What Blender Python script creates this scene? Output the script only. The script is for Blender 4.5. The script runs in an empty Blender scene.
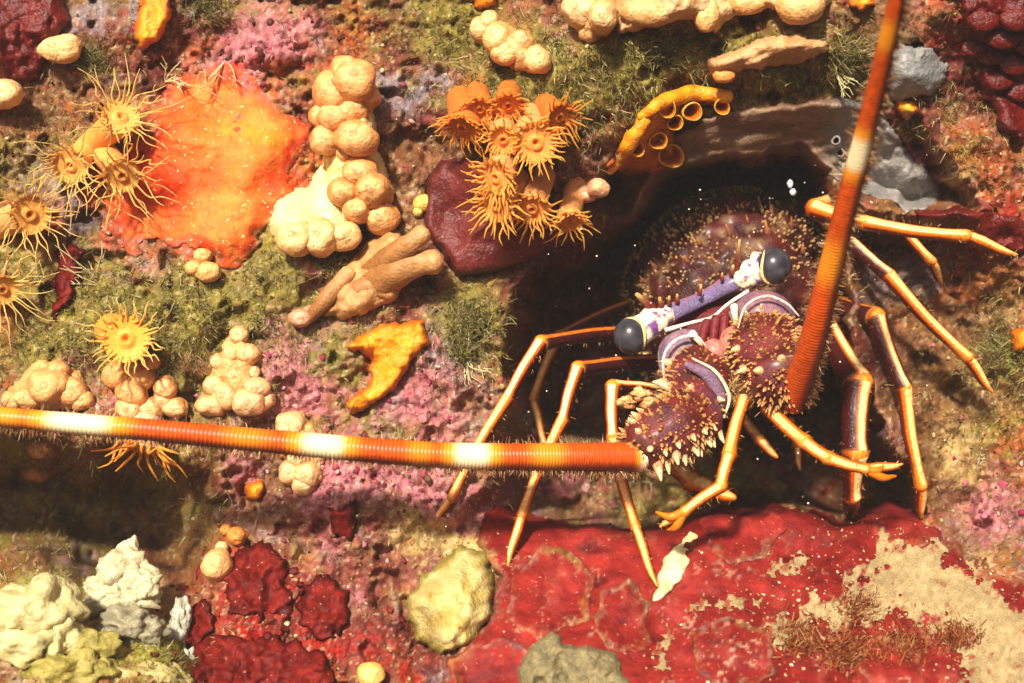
import bpy, math, random
import numpy as np
from mathutils import Vector

# ------------------------------------------------------------------ camera, sky, sun, exposure
SC = bpy.context.scene
COL = SC.collection
S = 0.0005            # metres per photo pixel at the reference plane y = 0
CD = 0.72             # camera distance to that plane
rng = np.random.default_rng(7)
random.seed(7)

cam_d = bpy.data.cameras.new('camera')
cam = bpy.data.objects.new('camera', cam_d); COL.objects.link(cam)
cam.location = (0, -CD, 0); cam.rotation_euler = (math.radians(90), 0, 0)
cam_d.sensor_width = 36; cam_d.lens = 36 * CD / (1024 * S)
cam_d.clip_start = 0.01; cam_d.clip_end = 50
cam_d.dof.use_dof = True; cam_d.dof.focus_distance = CD - 0.035; cam_d.dof.aperture_fstop = 7
SC.camera = cam

SUN_EL, SUN_AZ = 31.0, -16.0         # strobe-like light: above and to the left of the camera
w = bpy.data.worlds.new('World'); SC.world = w; w.use_nodes = True
nt = w.node_tree; bg = nt.nodes['Background']
sky = nt.nodes.new('ShaderNodeTexSky'); sky.sky_type = 'NISHITA'; sky.sun_disc = False
sky.air_density = .5; sky.dust_density = 6; sky.ozone_density = .3
sky.sun_elevation = math.radians(SUN_EL); sky.sun_rotation = math.radians(180 - SUN_AZ)
nt.links.new(sky.outputs[0], bg.inputs[0]); bg.inputs[1].default_value = 0.05
sd_ = bpy.data.lights.new('sun', 'SUN'); sd_.energy = 4.6; sd_.angle = math.radians(5); sd_.color = (1, .94, .82)
sun = bpy.data.objects.new('sun', sd_); COL.objects.link(sun)
el, az = math.radians(SUN_EL), math.radians(SUN_AZ)
TO_SUN = Vector((math.sin(az) * math.cos(el), -math.cos(az) * math.cos(el), math.sin(el)))
sun.rotation_euler = TO_SUN.to_track_quat('Z', 'Y').to_euler(); sun.location = TO_SUN * 3
SC.view_settings.view_transform = 'Standard'; SC.view_settings.look = 'None'
SC.view_settings.exposure = 0.72; SC.view_settings.gamma = 1
SC.view_settings.use_curve_mapping = False
SC.render.engine = 'CYCLES'; SC.cycles.use_denoising = True
SC.cycles.max_bounces = 6

# ------------------------------------------------------------------ maths helpers
def hexc(h):
    v = np.array([int(h[i:i + 2], 16) / 255 for i in (0, 2, 4)])
    return np.where(v <= .04045, v / 12.92, ((v + .055) / 1.055) ** 2.4)

def P(px, py, y=0.0):
    """photo pixel + depth behind the reference plane -> metres"""
    px, py, y = np.broadcast_arrays(np.asarray(px, float), np.asarray(py, float), np.asarray(y, float))
    k = S * (CD + y) / CD
    return np.stack([(px - 512) * k, y, (341.5 - py) * k], -1)

def _h(ix, iy, iz, seed):
    with np.errstate(over='ignore'):
        h = ix.astype(np.uint32) * np.uint32(374761393) + iy.astype(np.uint32) * np.uint32(668265263) \
            + iz.astype(np.uint32) * np.uint32(2147483647 - 59) + np.uint32((seed * 2654435 + 1013) & 0xffffffff)
        h = (h ^ (h >> np.uint32(13))) * np.uint32(1274126177)
        h = (h ^ (h >> np.uint32(16))) * np.uint32(2246822519)
        h = h ^ (h >> np.uint32(15))
    return h.astype(np.float64) / 4294967295.0

def vn(x, y, z=0.0, seed=0):
    """value noise, -1..1"""
    x, y, z = np.broadcast_arrays(np.asarray(x, float), np.asarray(y, float), np.asarray(z, float))
    fx, fy, fz = np.floor(x), np.floor(y), np.floor(z)
    ux, uy, uz = x - fx, y - fy, z - fz
    ux, uy, uz = [u * u * u * (u * (u * 6 - 15) + 10) for u in (ux, uy, uz)]
    ix, iy, iz = fx.astype(np.int64), fy.astype(np.int64), fz.astype(np.int64)
    flat = not np.any(fz != fz.flat[0]) and not np.any(uz)
    def c(dz):
        a = _h(ix, iy, iz + dz, seed); b = _h(ix + 1, iy, iz + dz, seed)
        d = _h(ix, iy + 1, iz + dz, seed); e = _h(ix + 1, iy + 1, iz + dz, seed)
        return (a * (1 - ux) + b * ux) * (1 - uy) + (d * (1 - ux) + e * ux) * uy
    r = c(0) if flat else c(0) * (1 - uz) + c(1) * uz
    return r * 2 - 1

def fbm(x, y, z=0.0, seed=0, octv=4, gain=.5):
    s, a, t = 0, 1, 0
    for o in range(octv):
        s = s + a * vn(np.asarray(x) * 2 ** o + 17.3 * o, np.asarray(y) * 2 ** o - 9.1 * o, np.asarray(z) * 2 ** o, seed + o)
        t += a; a *= gain
    return s / t

def cells(x, y, seed=0):
    """distance to nearest jittered point (0..~1) and its id"""
    x = np.asarray(x, float); y = np.asarray(y, float)
    ix, iy = np.floor(x).astype(np.int64), np.floor(y).astype(np.int64)
    best = np.full(x.shape, 9.0); idd = np.zeros(x.shape); z = np.zeros_like(ix)
    for dx in (-1, 0, 1):
        for dy in (-1, 0, 1):
            jx = _h(ix + dx, iy + dy, z, seed); jy = _h(ix + dx, iy + dy, z, seed + 51)
            d = np.hypot(ix + dx + jx - x, iy + dy + jy - y)
            m = d < best
            best = np.where(m, d, best); idd = np.where(m, _h(ix + dx, iy + dy, z, seed + 97), idd)
    return best, idd

def ss(a, b, x):
    t = np.clip((x - a) / (b - a), 0, 1); return t * t * (3 - 2 * t)

def poly_sd(px, py, poly):
    """signed distance in pixels, positive inside"""
    px = np.asarray(px, float); py = np.asarray(py, float)
    d = np.full(px.shape, 1e9); ins = np.zeros(px.shape, bool); n = len(poly)
    for i in range(n):
        x1, y1 = poly[i]; x2, y2 = poly[(i + 1) % n]
        ex, ey = x2 - x1, y2 - y1
        t = np.clip(((px - x1) * ex + (py - y1) * ey) / (ex * ex + ey * ey + 1e-9), 0, 1)
        d = np.minimum(d, np.hypot(px - x1 - t * ex, py - y1 - t * ey))
        if y1 != y2:
            ins ^= ((y1 > py) != (y2 > py)) & (px < ex * (py - y1) / (y2 - y1) + x1)
    return np.where(ins, d, -d)

def lerp(a, b, t): return a + (b - a) * t
def ramp(py, a, b, va, vb): return va + (vb - va) * np.clip((py - a) / (b - a), -.6, 1.6)

# ------------------------------------------------------------------ shape of the reef face (depth in metres)
CAVE = [(512, 292), (535, 262), (580, 246), (622, 212), (655, 178), (715, 153), (800, 150), (826, 172), (836, 215), (845, 262),
        (850, 320), (872, 420), (912, 470), (930, 522), (840, 530), (700, 528), (640, 470), (560, 455), (530, 430), (505, 380)]
UNDER = [(585, 195), (625, 150), (690, 112), (760, 100), (850, 92), (905, 118), (950, 170), (975, 205), (900, 205), (850, 190), (826, 168), (800, 152),
         (715, 155), (655, 180), (612, 222)]
RECESS = [(-260, 425), (60, 440), (150, 452), (200, 480), (205, 545), (190, 585), (120, 590), (60, 570), (-260, 560)]

def W0(px, py):
    """large shape of the reef face"""
    px = np.asarray(px, float); py = np.asarray(py, float)
    d = -.012 + .020 * fbm(px / 190, py / 190, 0, 3, 3)
    d = d + ramp(py, 0, 683, .012, -.012)
    jx = px + 10 * fbm(px / 30, py / 30, 0, 21, 2); jy = py + 10 * fbm(px / 30, py / 30, 0, 22, 2)
    # upper ledge swells out above the cave
    m = ss(-30, 70, poly_sd(jx, jy, [(420, -300), (1300, -300), (1300, 60), (900, 100), (760, 105), (690, 115), (600, 165), (540, 230), (470, 250), (430, 120)]))
    d = lerp(d, -.035 + .012 * fbm(px / 80, py / 80, 0, 5, 2), m)
    # grey underside of the ledge
    m = ss(-8, 14, poly_sd(jx, jy, UNDER))
    d = lerp(d, ramp(py, 95, 175, -.022, .028) + .004 * fbm(px / 60, py / 25, 0, 6, 2), m)
    # right hand reef
    m = ss(-20, 40, poly_sd(jx, jy, [(850, 215), (960, 225), (1300, 200), (1300, 620), (975, 560), (935, 515), (905, 430), (858, 300)]))
    d = lerp(d, ramp(px, 850, 1010, .060, .004) + .012 * fbm(px / 60, py / 60, 0, 8, 3), m)
    # cave
    m = ss(-6, 34, poly_sd(jx, jy, CAVE))
    d = lerp(d, .19, m)
    m = ss(-20, 30, poly_sd(jx, jy, [(520, 420), (640, 440), (700, 500), (700, 540), (500, 540), (500, 450)]))
    d = lerp(d, .09, m)
    # apron in front of the cave, sloping out towards the viewer
    m = ss(-16, 16, poly_sd(jx, jy, [(430, 535), (490, 508), (560, 515), (640, 526), (740, 500), (790, 505), (850, 520), (890, 500), (940, 525), (1010, 560), (1300, 560), (1300, 900), (420, 900)]))
    d = lerp(d, ramp(py, 500, 683, .006, -.095) + .008 * fbm(px / 90, py / 90, 0, 9, 2), m)
    # dark recess lower left, blurry foreground below it
    m = ss(-14, 60, poly_sd(jx, jy, RECESS))
    d = lerp(d, .15, m)
    m = ss(-34, 44, poly_sd(jx, jy, [(-300, 585), (60, 578), (150, 590), (195, 640), (200, 900), (-300, 900)]))
    d = lerp(d, ramp(py, 580, 683, -.03, -.10), m)
    m = ss(-20, 30, poly_sd(jx, jy, [(205, 520), (430, 530), (440, 900), (200, 900), (190, 600)]))
    d = lerp(d, ramp(py, 520, 683, -.012, -.07), m)
    # medium lumps
    d = d + .0065 * fbm(px / 46, py / 46, 0, 11, 2)
    return d

ORANGE_SHEET = [(165, 85), (205, 62), (240, 66), (262, 88), (300, 115), (306, 135), (295, 160), (292, 190), (268, 215), (262, 245), (240, 262), (228, 284),
                (214, 262), (170, 258), (125, 240), (102, 222), (100, 205), (130, 180), (150, 150), (150, 110)]
RED_PLATE = [(476, 540), (484, 512), (510, 503), (545, 515), (590, 526), (640, 532), (690, 516), (740, 499), (778, 500), (822, 514), (844, 523), (866, 506), (888, 499),
             (915, 513), (950, 540), (985, 562), (1050, 590), (1120, 620), (1120, 800), (440, 800), (446, 662), (466, 642), (492, 612), (497, 575)]
MAROON_BLOCK = [(440, 160), (470, 158), (520, 178), (560, 205), (600, 200), (590, 232), (548, 256), (500, 272), (458, 277), (446, 262), (424, 225), (428, 180)]
SMOOTH = [ORANGE_SHEET, RED_PLATE, MAROON_BLOCK]
def Wdet(px, py):
    px = np.asarray(px, float); py = np.asarray(py, float); k = 1.0
    for q in SMOOTH: k = k * (1 - .8 * ss(-4, 14, poly_sd(px, py, q)))
    return k * Wdet_(px, py)
def Wdet_(px, py):
    c1, _ = cells(px / 22 + .4 * fbm(px / 20, py / 20, 0, 31, 2), py / 22, 33)
    c2, _ = cells(px / 9, py / 9, 34)
    rough = .5 + .5 * ss(-.3, .5, fbm(px / 90, py / 90, 0, 35, 2))
    pit = ss(.25, .6, fbm(px / 24, py / 24, 0, 38, 3))
    rough = rough * (1 - .55 * np.clip(np.maximum(zone('olive', px, py), zone('green', px, py)), 0, 1))
    return rough * (.0050 * (c1 - .45) + .0034 * (c2 - .45) + .0075 * fbm(px / 17, py / 17, 0, 36, 4, .6) - .0035 * np.abs(fbm(px / 11, py / 11, 0, 39, 2)) + .0019 * vn(px / 3.4, py / 3.4, 0, 37)) + .009 * pit

def W(px, py): return W0(px, py) + Wdet(px, py)

def Wn(px, py, e=6):
    """unit normal of the large shape, pointing out of the reef"""
    a = P(px - e, py, W0(px - e, py)); b = P(px + e, py, W0(px + e, py))
    c = P(px, py - e, W0(px, py - e)); d = P(px, py + e, W0(px, py + e))
    n = np.cross(b - a, c - d)
    n = n / (np.linalg.norm(n, axis=-1, keepdims=True) + 1e-12)
    return np.where(n[..., 1:2] > 0, -n, n)

# ------------------------------------------------------------------ reef colour (what grows or lies where, plus painted recess shade)
PAL = {
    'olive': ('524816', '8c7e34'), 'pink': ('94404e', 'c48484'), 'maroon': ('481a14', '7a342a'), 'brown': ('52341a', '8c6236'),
    'cream': ('8e7440', 'ccae6e'), 'red': ('720d06', 'a01a0a'), 'grey': ('625860', '968a8c'), 'green': ('5c5c10', '92902e'), 'rust': ('7c320a', 'b05a18'), 'orange': ('a82c08', 'd0601c')}
KEYS = list(PAL)
ZONES = {
    'olive': [(150, 320, 190, 70, 1.2), (60, 290, 60, 60, .8), (570, 80, 140, 60, 1.2), (450, 40, 70, 40, .9), (800, 70, 80, 40, 1.0), (470, 320, 45, 55, 1.3),
              (60, 140, 60, 40, .7), (60, 500, 140, 60, .8), (700, 60, 60, 40, 1.1), (640, 470, 60, 50, .8), (950, 130, 60, 50, .6)],
    'pink': [(255, 60, 50, 55, 1.0), (275, 370, 50, 50, .95), (345, 475, 90, 40, 1.15), (430, 400, 45, 60, .9), (990, 510, 45, 40, .95), (900, 420, 40, 40, .35),
             (440, 490, 60, 30, 1.0), (370, 560, 60, 40, .7), (600, 460, 40, 40, .6), (330, 300, 40, 40, .5), (890, 170, 40, 40, .7)],
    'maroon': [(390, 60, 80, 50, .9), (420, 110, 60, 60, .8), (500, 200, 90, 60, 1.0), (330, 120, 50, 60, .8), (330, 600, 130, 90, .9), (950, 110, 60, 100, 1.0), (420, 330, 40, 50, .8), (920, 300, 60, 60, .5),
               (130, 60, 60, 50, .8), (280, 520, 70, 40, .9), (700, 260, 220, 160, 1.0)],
    'brown': [(930, 400, 60, 110, 1.0), (60, 110, 80, 60, .9), (650, 110, 90, 50, .7), (900, 250, 80, 80, .9), (940, 330, 70, 120, .7), (100, 500, 160, 60, .9), (370, 190, 60, 60, .7), (870, 30, 60, 40, .8)],  # the lower left entry also paints the recess darker, as shade
    'cream': [(370, 110, 40, 40, .7), (430, 540, 60, 30, .9), (300, 560, 40, 30, .6), (950, 440, 50, 70, .7), (960, 170, 40, 40, .8), (480, 300, 20, 20, .8), (90, 640, 120, 60, .8)],
    'red': [(270, 600, 90, 70, 1.3), (60, 270, 30, 40, .9), (990, 40, 60, 70, .9), (200, 275, 40, 20, .6), (980, 220, 60, 30, .8), (350, 640, 90, 50, .9)],
    'grey': [(400, 95, 40, 30, .9), (80, 20, 50, 30, .8), (890, 270, 50, 40, 1.0), (900, 80, 50, 50, .8), (440, 340, 25, 50, .7), (60, 190, 40, 40, .5)],
    'green': [(1005, 380, 40, 75, .95), (20, 600, 90, 50, .8), (180, 300, 60, 30, .5), (170, 660, 80, 40, .8), (620, 40, 60, 30, .6)],
    'orange': [(200, 170, 105, 100, 1.35), (230, 270, 25, 22, 1.0), (110, 235, 40, 25, .8)],
    'rust': [(350, 50, 60, 40, .6), (970, 160, 60, 60, .8), (960, 280, 50, 50, .7), (40, 130, 50, 40, .7), (480, 100, 40, 30, .7), (30, 350, 50, 30, .5)]}

def zone(k, px, py):
    z = np.zeros(np.shape(px))
    for cx, cy, rx, ry, s in ZONES[k]:
        z = np.maximum(z, s * np.exp(-(((px - cx) / rx) ** 2 + ((py - cy) / ry) ** 2) * .8))
    return z

def wall_col(px, py):
    px = np.asarray(px, float); py = np.asarray(py, float)
    sc, cols = [], []
    for i, k in enumerate(KEYS):
        f = .55 * fbm(px / 40, py / 40, 0, 60 + 7 * i, 4, .55) + .16 * vn(px / 6, py / 6, 0, 400 + i)
        sc.append(zone(k, px, py) * .85 + f * 1.25 + {'brown': .20, 'maroon': .14, 'olive': .14, 'grey': .08, 'pink': .06}.get(k, 0))
        t = (.5 + .5 * fbm(px / 7, py / 7, 0, 200 + i, 3, .7))[..., None]
        cols.append(lerp(hexc(PAL[k][0]), hexc(PAL[k][1]), np.clip(t * 1.3 - .15, 0, 1)))
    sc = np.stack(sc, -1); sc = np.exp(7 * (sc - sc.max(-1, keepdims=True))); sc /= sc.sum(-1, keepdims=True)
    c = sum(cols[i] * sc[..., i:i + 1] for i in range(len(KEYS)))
    sp = ss(.55, .8, vn(px / 3.1, py / 3.1, 0, 501))[..., None]           # pale grains of sediment and shell
    c = lerp(c, hexc('d0bc94'), sp * .35)
    sp = ss(.62, .85, vn(px / 4.5, py / 4.5, 0, 502))[..., None]          # random dark specks and dark weed
    c = lerp(c, hexc('2a1410'), sp * .45)
    return np.clip(c * (1 + .2 * vn(px / 2.3, py / 2.3, 0, 503))[..., None], .004, .9)

# ------------------------------------------------------------------ materials
def mat(name, rough=.55, bump=.35, bscale=700, var=.35, vscale=500, spec=.3, sss=0., coat=0., speck=0., speck_col='e6d6b0'):
    m = bpy.data.materials.new(name); m.use_nodes = True
    n = m.node_tree.nodes; l = m.node_tree.links; b = n['Principled BSDF']
    at = n.new('ShaderNodeAttribute'); at.attribute_name = 'Col'
    geo = n.new('ShaderNodeNewGeometry')
    nz = n.new('ShaderNodeTexNoise'); nz.inputs['Scale'].default_value = vscale; nz.inputs['Detail'].default_value = 5; nz.inputs['Roughness'].default_value = .65
    l.new(geo.outputs['Position'], nz.inputs['Vector'])
    mr = n.new('ShaderNodeMapRange'); mr.inputs[1].default_value = .3; mr.inputs[2].default_value = .7
    mr.inputs[3].default_value = 1 - var; mr.inputs[4].default_value = 1 + var
    l.new(nz.outputs[0], mr.inputs[0])
    mx = n.new('ShaderNodeVectorMath'); mx.operation = 'SCALE'
    l.new(at.outputs['Color'], mx.inputs[0]); l.new(mr.outputs[0], mx.inputs['Scale'])
    out = mx.outputs[0]
    if speck:
        n2 = n.new('ShaderNodeTexNoise'); n2.inputs['Scale'].default_value = 520; n2.inputs['Detail'].default_value = 3
        l.new(geo.outputs['Position'], n2.inputs['Vector'])
        r2 = n.new('ShaderNodeMapRange'); r2.inputs[1].default_value = .70 - speck * .14; r2.inputs[2].default_value = .74 - speck * .14
        l.new(n2.outputs[0], r2.inputs[0])
        m2 = n.new('ShaderNodeMix'); m2.data_type = 'RGBA'; m2.inputs[7].default_value = (*hexc(speck_col), 1)
        l.new(r2.outputs[0], m2.inputs[0]); l.new(out, m2.inputs[6]); out = m2.outputs[2]
    l.new(out, b.inputs['Base Color'])
    b.inputs['Roughness'].default_value = rough; b.inputs['Specular IOR Level'].default_value = spec * .45
    if sss:
        b.inputs['Subsurface Weight'].default_value = sss; b.inputs['Subsurface Radius'].default_value = (1, .5, .25); b.inputs['Subsurface Scale'].default_value = .003
    b.inputs['Coat Weight'].default_value = coat; b.inputs['Coat Roughness'].default_value = .25
    if bump:
        nb = n.new('ShaderNodeTexNoise'); nb.inputs['Scale'].default_value = bscale; nb.inputs['Detail'].default_value = 4
        l.new(geo.outputs['Position'], nb.inputs['Vector'])
        bp = n.new('ShaderNodeBump'); bp.inputs['Strength'].default_value = bump; bp.inputs['Distance'].default_value = .002
        l.new(nb.outputs[0], bp.inputs['Height']); l.new(bp.outputs[0], b.inputs['Normal'])
    return m

M_ROCK = mat('reef_crust', .6, .55, 600, .32, 650, .4)
M_TURF = mat('turf_weed', .6, 0, 700, .2, 300, .25)
M_CRUST = mat('coralline_crust', .5, .3, 900, .3, 800, .4)
M_SPONGE = mat('sponge_skin', .42, .5, 620, .22, 260, .7, sss=.3, speck=.12, speck_col='8a6a48')
M_SPONGE_ROUGH = mat('rough_sponge', .7, .7, 600, .22, 500, .25)
M_SHEET = mat('orange_sheet', .55, .5, 420, .25, 200, .3, speck=.32, speck_col='f0b070')
M_ALGA = mat('red_alga', .58, .4, 380, .42, 130, .28, speck=.12, speck_col='a87a64')
M_SAND = mat('sediment', .9, .35, 1400, .4, 1300, .1)
M_ANEM = mat('anemone_flesh', .45, .2, 900, .16, 400, .4, sss=.8)
M_SHELL = mat('lobster_shell', .38, .5, 1000, .38, 600, .6, coat=.18)
M_LEG = mat('leg_shell', .36, .35, 800, .3, 520, .5, coat=.1)
M_ANT = mat('antenna_shell', .4, .1, 900, .14, 700, .45, coat=.15)
M_HAIR = mat('bristle', .7, 0, 700, .15, 700, .15)
M_EYE = mat('eye_glass', .3, 0, 700, .4, 220, .6, coat=.25)

# ------------------------------------------------------------------ object helpers
def mesh_obj(name, v, f, col, m, parent=None, origin=None, smooth=True):
    v = np.asarray(v, np.float64); col = np.asarray(col, float)
    if col.ndim == 1: col = np.broadcast_to(col, (len(v), 3))
    if parent is not None: origin = np.array(parent['_o'])
    if origin is None:
        origin = v.mean(0)
    origin = np.asarray(origin, float)
    me = bpy.data.meshes.new(name)
    vv = (v - origin).astype(np.float32)
    if isinstance(f, np.ndarray):
        nf, k = f.shape
        me.vertices.add(len(vv)); me.vertices.foreach_set('co', vv.ravel())
        me.loops.add(nf * k); me.loops.foreach_set('vertex_index', f.ravel().astype(np.int32))
        me.polygons.add(nf); me.polygons.foreach_set('loop_start', (np.arange(nf) * k).astype(np.int32))
        me.update(calc_edges=True); me.validate()
    else:
        me.from_pydata(vv.tolist(), [], f); me.update()
    a = me.color_attributes.new('Col', 'FLOAT_COLOR', 'POINT')
    a.data.foreach_set('color', np.concatenate([col, np.ones((len(v), 1))], 1).astype(np.float32).ravel())
    if smooth: me.polygons.foreach_set('use_smooth', np.ones(len(me.polygons), bool))
    me.materials.append(m)
    o = bpy.data.objects.new(name, me); COL.objects.link(o)
    if parent is not None: o.parent = parent
    else: o.location = origin
    o['_o'] = origin.tolist()
    return o

def thing(name, label, cat, origin, group=None):
    o = bpy.data.objects.new(name, None); COL.objects.link(o)
    o.empty_display_size = .01; o.location = origin; o['_o'] = list(map(float, origin))
    return tag(o, label, cat, group)

def tag(o, label=None, cat=None, group=None, kind=None):
    if label: o['label'] = label
    if cat: o['category'] = cat
    if group: o['group'] = group
    if kind: o['kind'] = kind
    return o

def grid_faces(nu, nv, wrap=False):
    """vertices laid out [u][v]; v wraps when asked"""
    u = np.arange(nu - 1)[:, None]; v = np.arange(nv if wrap else nv - 1)[None, :]
    v2 = (v + 1) % nv
    return np.stack([(u * nv + v), (u * nv + v2), ((u + 1) * nv + v2), ((u + 1) * nv + v)], -1).reshape(-1, 4)

def spline(pts, n):
    pts = np.asarray(pts, float)
    if len(pts) == 2:
        t = np.linspace(0, 1, n)[:, None]; return pts[0] * (1 - t) + pts[1] * t
    q = np.vstack([2 * pts[0] - pts[1], pts, 2 * pts[-1] - pts[-2]])
    t = np.linspace(0, len(pts) - 1 - 1e-6, n); i = t.astype(int); u = (t - i)[:, None]
    a, b, c, d = q[i], q[i + 1], q[i + 2], q[i + 3]
    return .5 * (2 * b + (c - a) * u + (2 * a - 5 * b + 4 * c - d) * u ** 2 + (3 * b - a - 3 * c + d) * u ** 3)

def tube(pts, rad, ref=(0, -1, .5), n=None, seg=10, flat=1.0, colf=None, ridge=None, cap=True):
    """pts Nx3 (m), rad per control point (m); angle 0 faces ref.  colf(t, th)->rgb, ridge(t, th)->radius factor"""
    pts = np.asarray(pts, float); n = n or max(4, 6 * (len(pts) - 1))
    c = spline(pts, n); r = np.interp(np.linspace(0, 1, n), np.linspace(0, 1, len(rad)), rad)
    if cap:
        tt = np.linspace(0, 1, n); k = 3
        a0, a1 = c[0] - (c[1] - c[0]) / (np.linalg.norm(c[1] - c[0]) + 1e-12) * r[0] * .6, c[-1] + (c[-1] - c[-2]) / (np.linalg.norm(c[-1] - c[-2]) + 1e-12) * r[-1] * .6
        c = np.vstack([a0, lerp(a0, c[0], .35), c, lerp(c[-1], a1, .65), a1]); r = np.concatenate([[1e-6, r[0] * .72], r, [r[-1] * .72, 1e-6]])
        n += 4
    tg = np.gradient(c, axis=0); tg /= np.linalg.norm(tg, axis=1, keepdims=True) + 1e-12
    ref = np.asarray(ref, float)
    nn = ref - tg * (tg @ ref)[:, None]; nn /= np.linalg.norm(nn, axis=1, keepdims=True) + 1e-9
    bb = np.cross(tg, nn)
    th = np.arange(seg) * 2 * math.pi / seg
    T = np.linspace(0, 1, n)[:, None] + 0 * th[None]; TH = th[None] + 0 * T
    R = r[:, None] * (ridge(T, TH) if ridge else 1)
    v = c[:, None] + R[..., None] * (np.cos(TH)[..., None] * nn[:, None] * flat + np.sin(TH)[..., None] * bb[:, None])
    col = colf(T, TH) if callable(colf) else np.broadcast_to(colf if colf is not None else np.array([.5, .5, .5]), (n, seg, 3))
    f = grid_faces(n, seg, True)
    return v.reshape(-1, 3), f[:, ::-1].copy(), np.asarray(col).reshape(-1, 3)

def join(parts):
    vs, fs, cs, o = [], [], [], 0
    for v, f, c in parts:
        c = np.asarray(c, float)
        if c.ndim == 1: c = np.broadcast_to(c, (len(v), 3))
        vs.append(v); fs.append(np.asarray(f) + o); cs.append(c); o += len(v)
    return np.vstack(vs), np.vstack(fs), np.vstack(cs)

def ball(c, r, colf=None, axes=None, nu=14, nv=20, lump=.06, lscale=2.2, seed=0, axis=(0, -1, .25)):
    """lumpy spheroid; pole points along axis.  colf(d, cosang)->rgb"""
    c = np.asarray(c, float); axis = np.asarray(axis, float); axis = axis / np.linalg.norm(axis)
    t1 = np.cross(axis, (0.13, .2, 1)); t1 /= np.linalg.norm(t1); t2 = np.cross(axis, t1)
    ph = np.linspace(0, math.pi, nu)[:, None]; th = (np.arange(nv) * 2 * math.pi / nv)[None]
    d = np.cos(ph)[..., None] * axis + (np.sin(ph) * np.cos(th))[..., None] * t1 + (np.sin(ph) * np.sin(th))[..., None] * t2
    d = np.broadcast_to(d, (nu, nv, 3))
    s = 1 + lump * fbm(d[..., 0] * lscale + seed * 3.1, d[..., 1] * lscale - seed, d[..., 2] * lscale, 71, 3)
    v = d * s[..., None] * r
    if axes is not None: v = v * np.asarray(axes)
    v = v + c
    col = colf(d, np.broadcast_to(np.cos(ph), (nu, nv)), s) if callable(colf) else np.broadcast_to(colf, (nu, nv, 3))
    return v.reshape(-1, 3), grid_faces(nu, nv, True), np.asarray(col).reshape(-1, 3)

def revolve(base, axis, prof, seg, colf):
    """surface of revolution; prof = (radius, height along axis) pairs in metres"""
    axis = np.asarray(axis, float); axis /= np.linalg.norm(axis); t1 = np.cross(axis, (.2, .1, 1)); t1 /= np.linalg.norm(t1); t2 = np.cross(axis, t1)
    pr = spline(np.array([(a, b, 0) for a, b in prof]), 5 * len(prof)); th = (np.arange(seg) * 2 * math.pi / seg)[None]
    r = np.maximum(pr[:, :1], 1e-6); wob = 1 + .08 * np.sin(2 * th + base[0] * 900) + .05 * np.sin(3 * th)
    v = base + (r * wob * np.cos(th))[..., None] * t1 + (r * wob * np.sin(th))[..., None] * t2 + pr[:, 1][:, None, None] * axis
    T = np.linspace(0, 1, len(pr))[:, None] + 0 * th
    return v.reshape(-1, 3), grid_faces(len(pr), seg, True), np.asarray(colf(T, th + 0 * T)).reshape(-1, 3)

def patch(poly, thick, colf, step=2.0, jag=5, jscale=14, rnd=9, lump=.0012, lscale=16, seed=0, follow=.35, lumpfn=None, frill=0):
    """a crust growing on the reef: rises from the rock at its outline and closes down into it"""
    xs = [p[0] for p in poly]; ys = [p[1] for p in poly]; q = jag * 1.5 + 3
    gx = np.arange(min(xs) - q, max(xs) + q, step); gy = np.arange(min(ys) - q, max(ys) + q, step)
    px, py = np.meshgrid(gx, gy)
    sd = poly_sd(px, py, poly) + jag * fbm(px / jscale, py / jscale, 0, 300 + seed, 3, .6) + frill * (vn(px / 3.1, py / 3.1, 0, 310 + seed) + .6 * vn(px / 6.3, py / 6.3, 0, 311 + seed))
    h = thick * np.sqrt(np.clip(1 - (1 - np.clip(sd / rnd, 0, 1)) ** 2, 0, 1))
    lm = lumpfn(px, py) if lumpfn else fbm(px / lscale, py / lscale, 0, 320 + seed, 3)
    y = W0(px, py) + follow * Wdet(px, py) - h - lump * lm * np.clip(sd / rnd, 0, 1)
    y = np.where(sd <= 0, np.maximum(W0(px, py), W(px, py)) + .004, y)
    v = P(px, py, y); col = colf(px, py, sd, lm)
    f = grid_faces(len(gy), len(gx))
    keep = (sd.ravel()[f] > 0).any(1); f = f[keep][:, ::-1]
    used, inv = np.unique(f, return_inverse=True)
    return v.reshape(-1, 3)[used], inv.reshape(-1, 4), np.asarray(col).reshape(-1, 3)[used]

def two(a, b, scale=10, seed=0, edge=None, ew=8):
    a, b = hexc(a), hexc(b)
    def f(px, py, sd, lm):
        t = np.clip(.5 + .7 * fbm(px / scale, py / scale, 0, 900 + seed, 4, .6), 0, 1)[..., None]
        c = lerp(a, b, t)
        if edge is not None: c = lerp(hexc(edge), c, ss(0, ew, sd + 4 * fbm(px / 9, py / 9, 0, 905, 2))[..., None])
        return c
    return f

def crust(name, label, cat, poly, thick, colf, m, group=None, **k):
    v, f, c = patch(poly, thick, colf, **k)
    o = mesh_obj(name, v, f, c, m)
    return tag(o, label, cat, group)

def wp(px, py, out=0.0):
    """a point standing `out` metres off the reef at this spot"""
    return P(px, py, float(W0(px, py)) - out)

# ------------------------------------------------------------------ the reef face
gx = np.arange(-230, 1256, 2.15); gy = np.arange(-190, 876, 2.15)
PX, PY = np.meshgrid(gx, gy)
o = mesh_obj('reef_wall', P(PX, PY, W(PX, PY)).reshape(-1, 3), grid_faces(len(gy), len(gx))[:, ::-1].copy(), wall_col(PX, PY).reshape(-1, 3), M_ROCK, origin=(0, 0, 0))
tag(o, kind='structure')
del PX, PY

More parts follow.
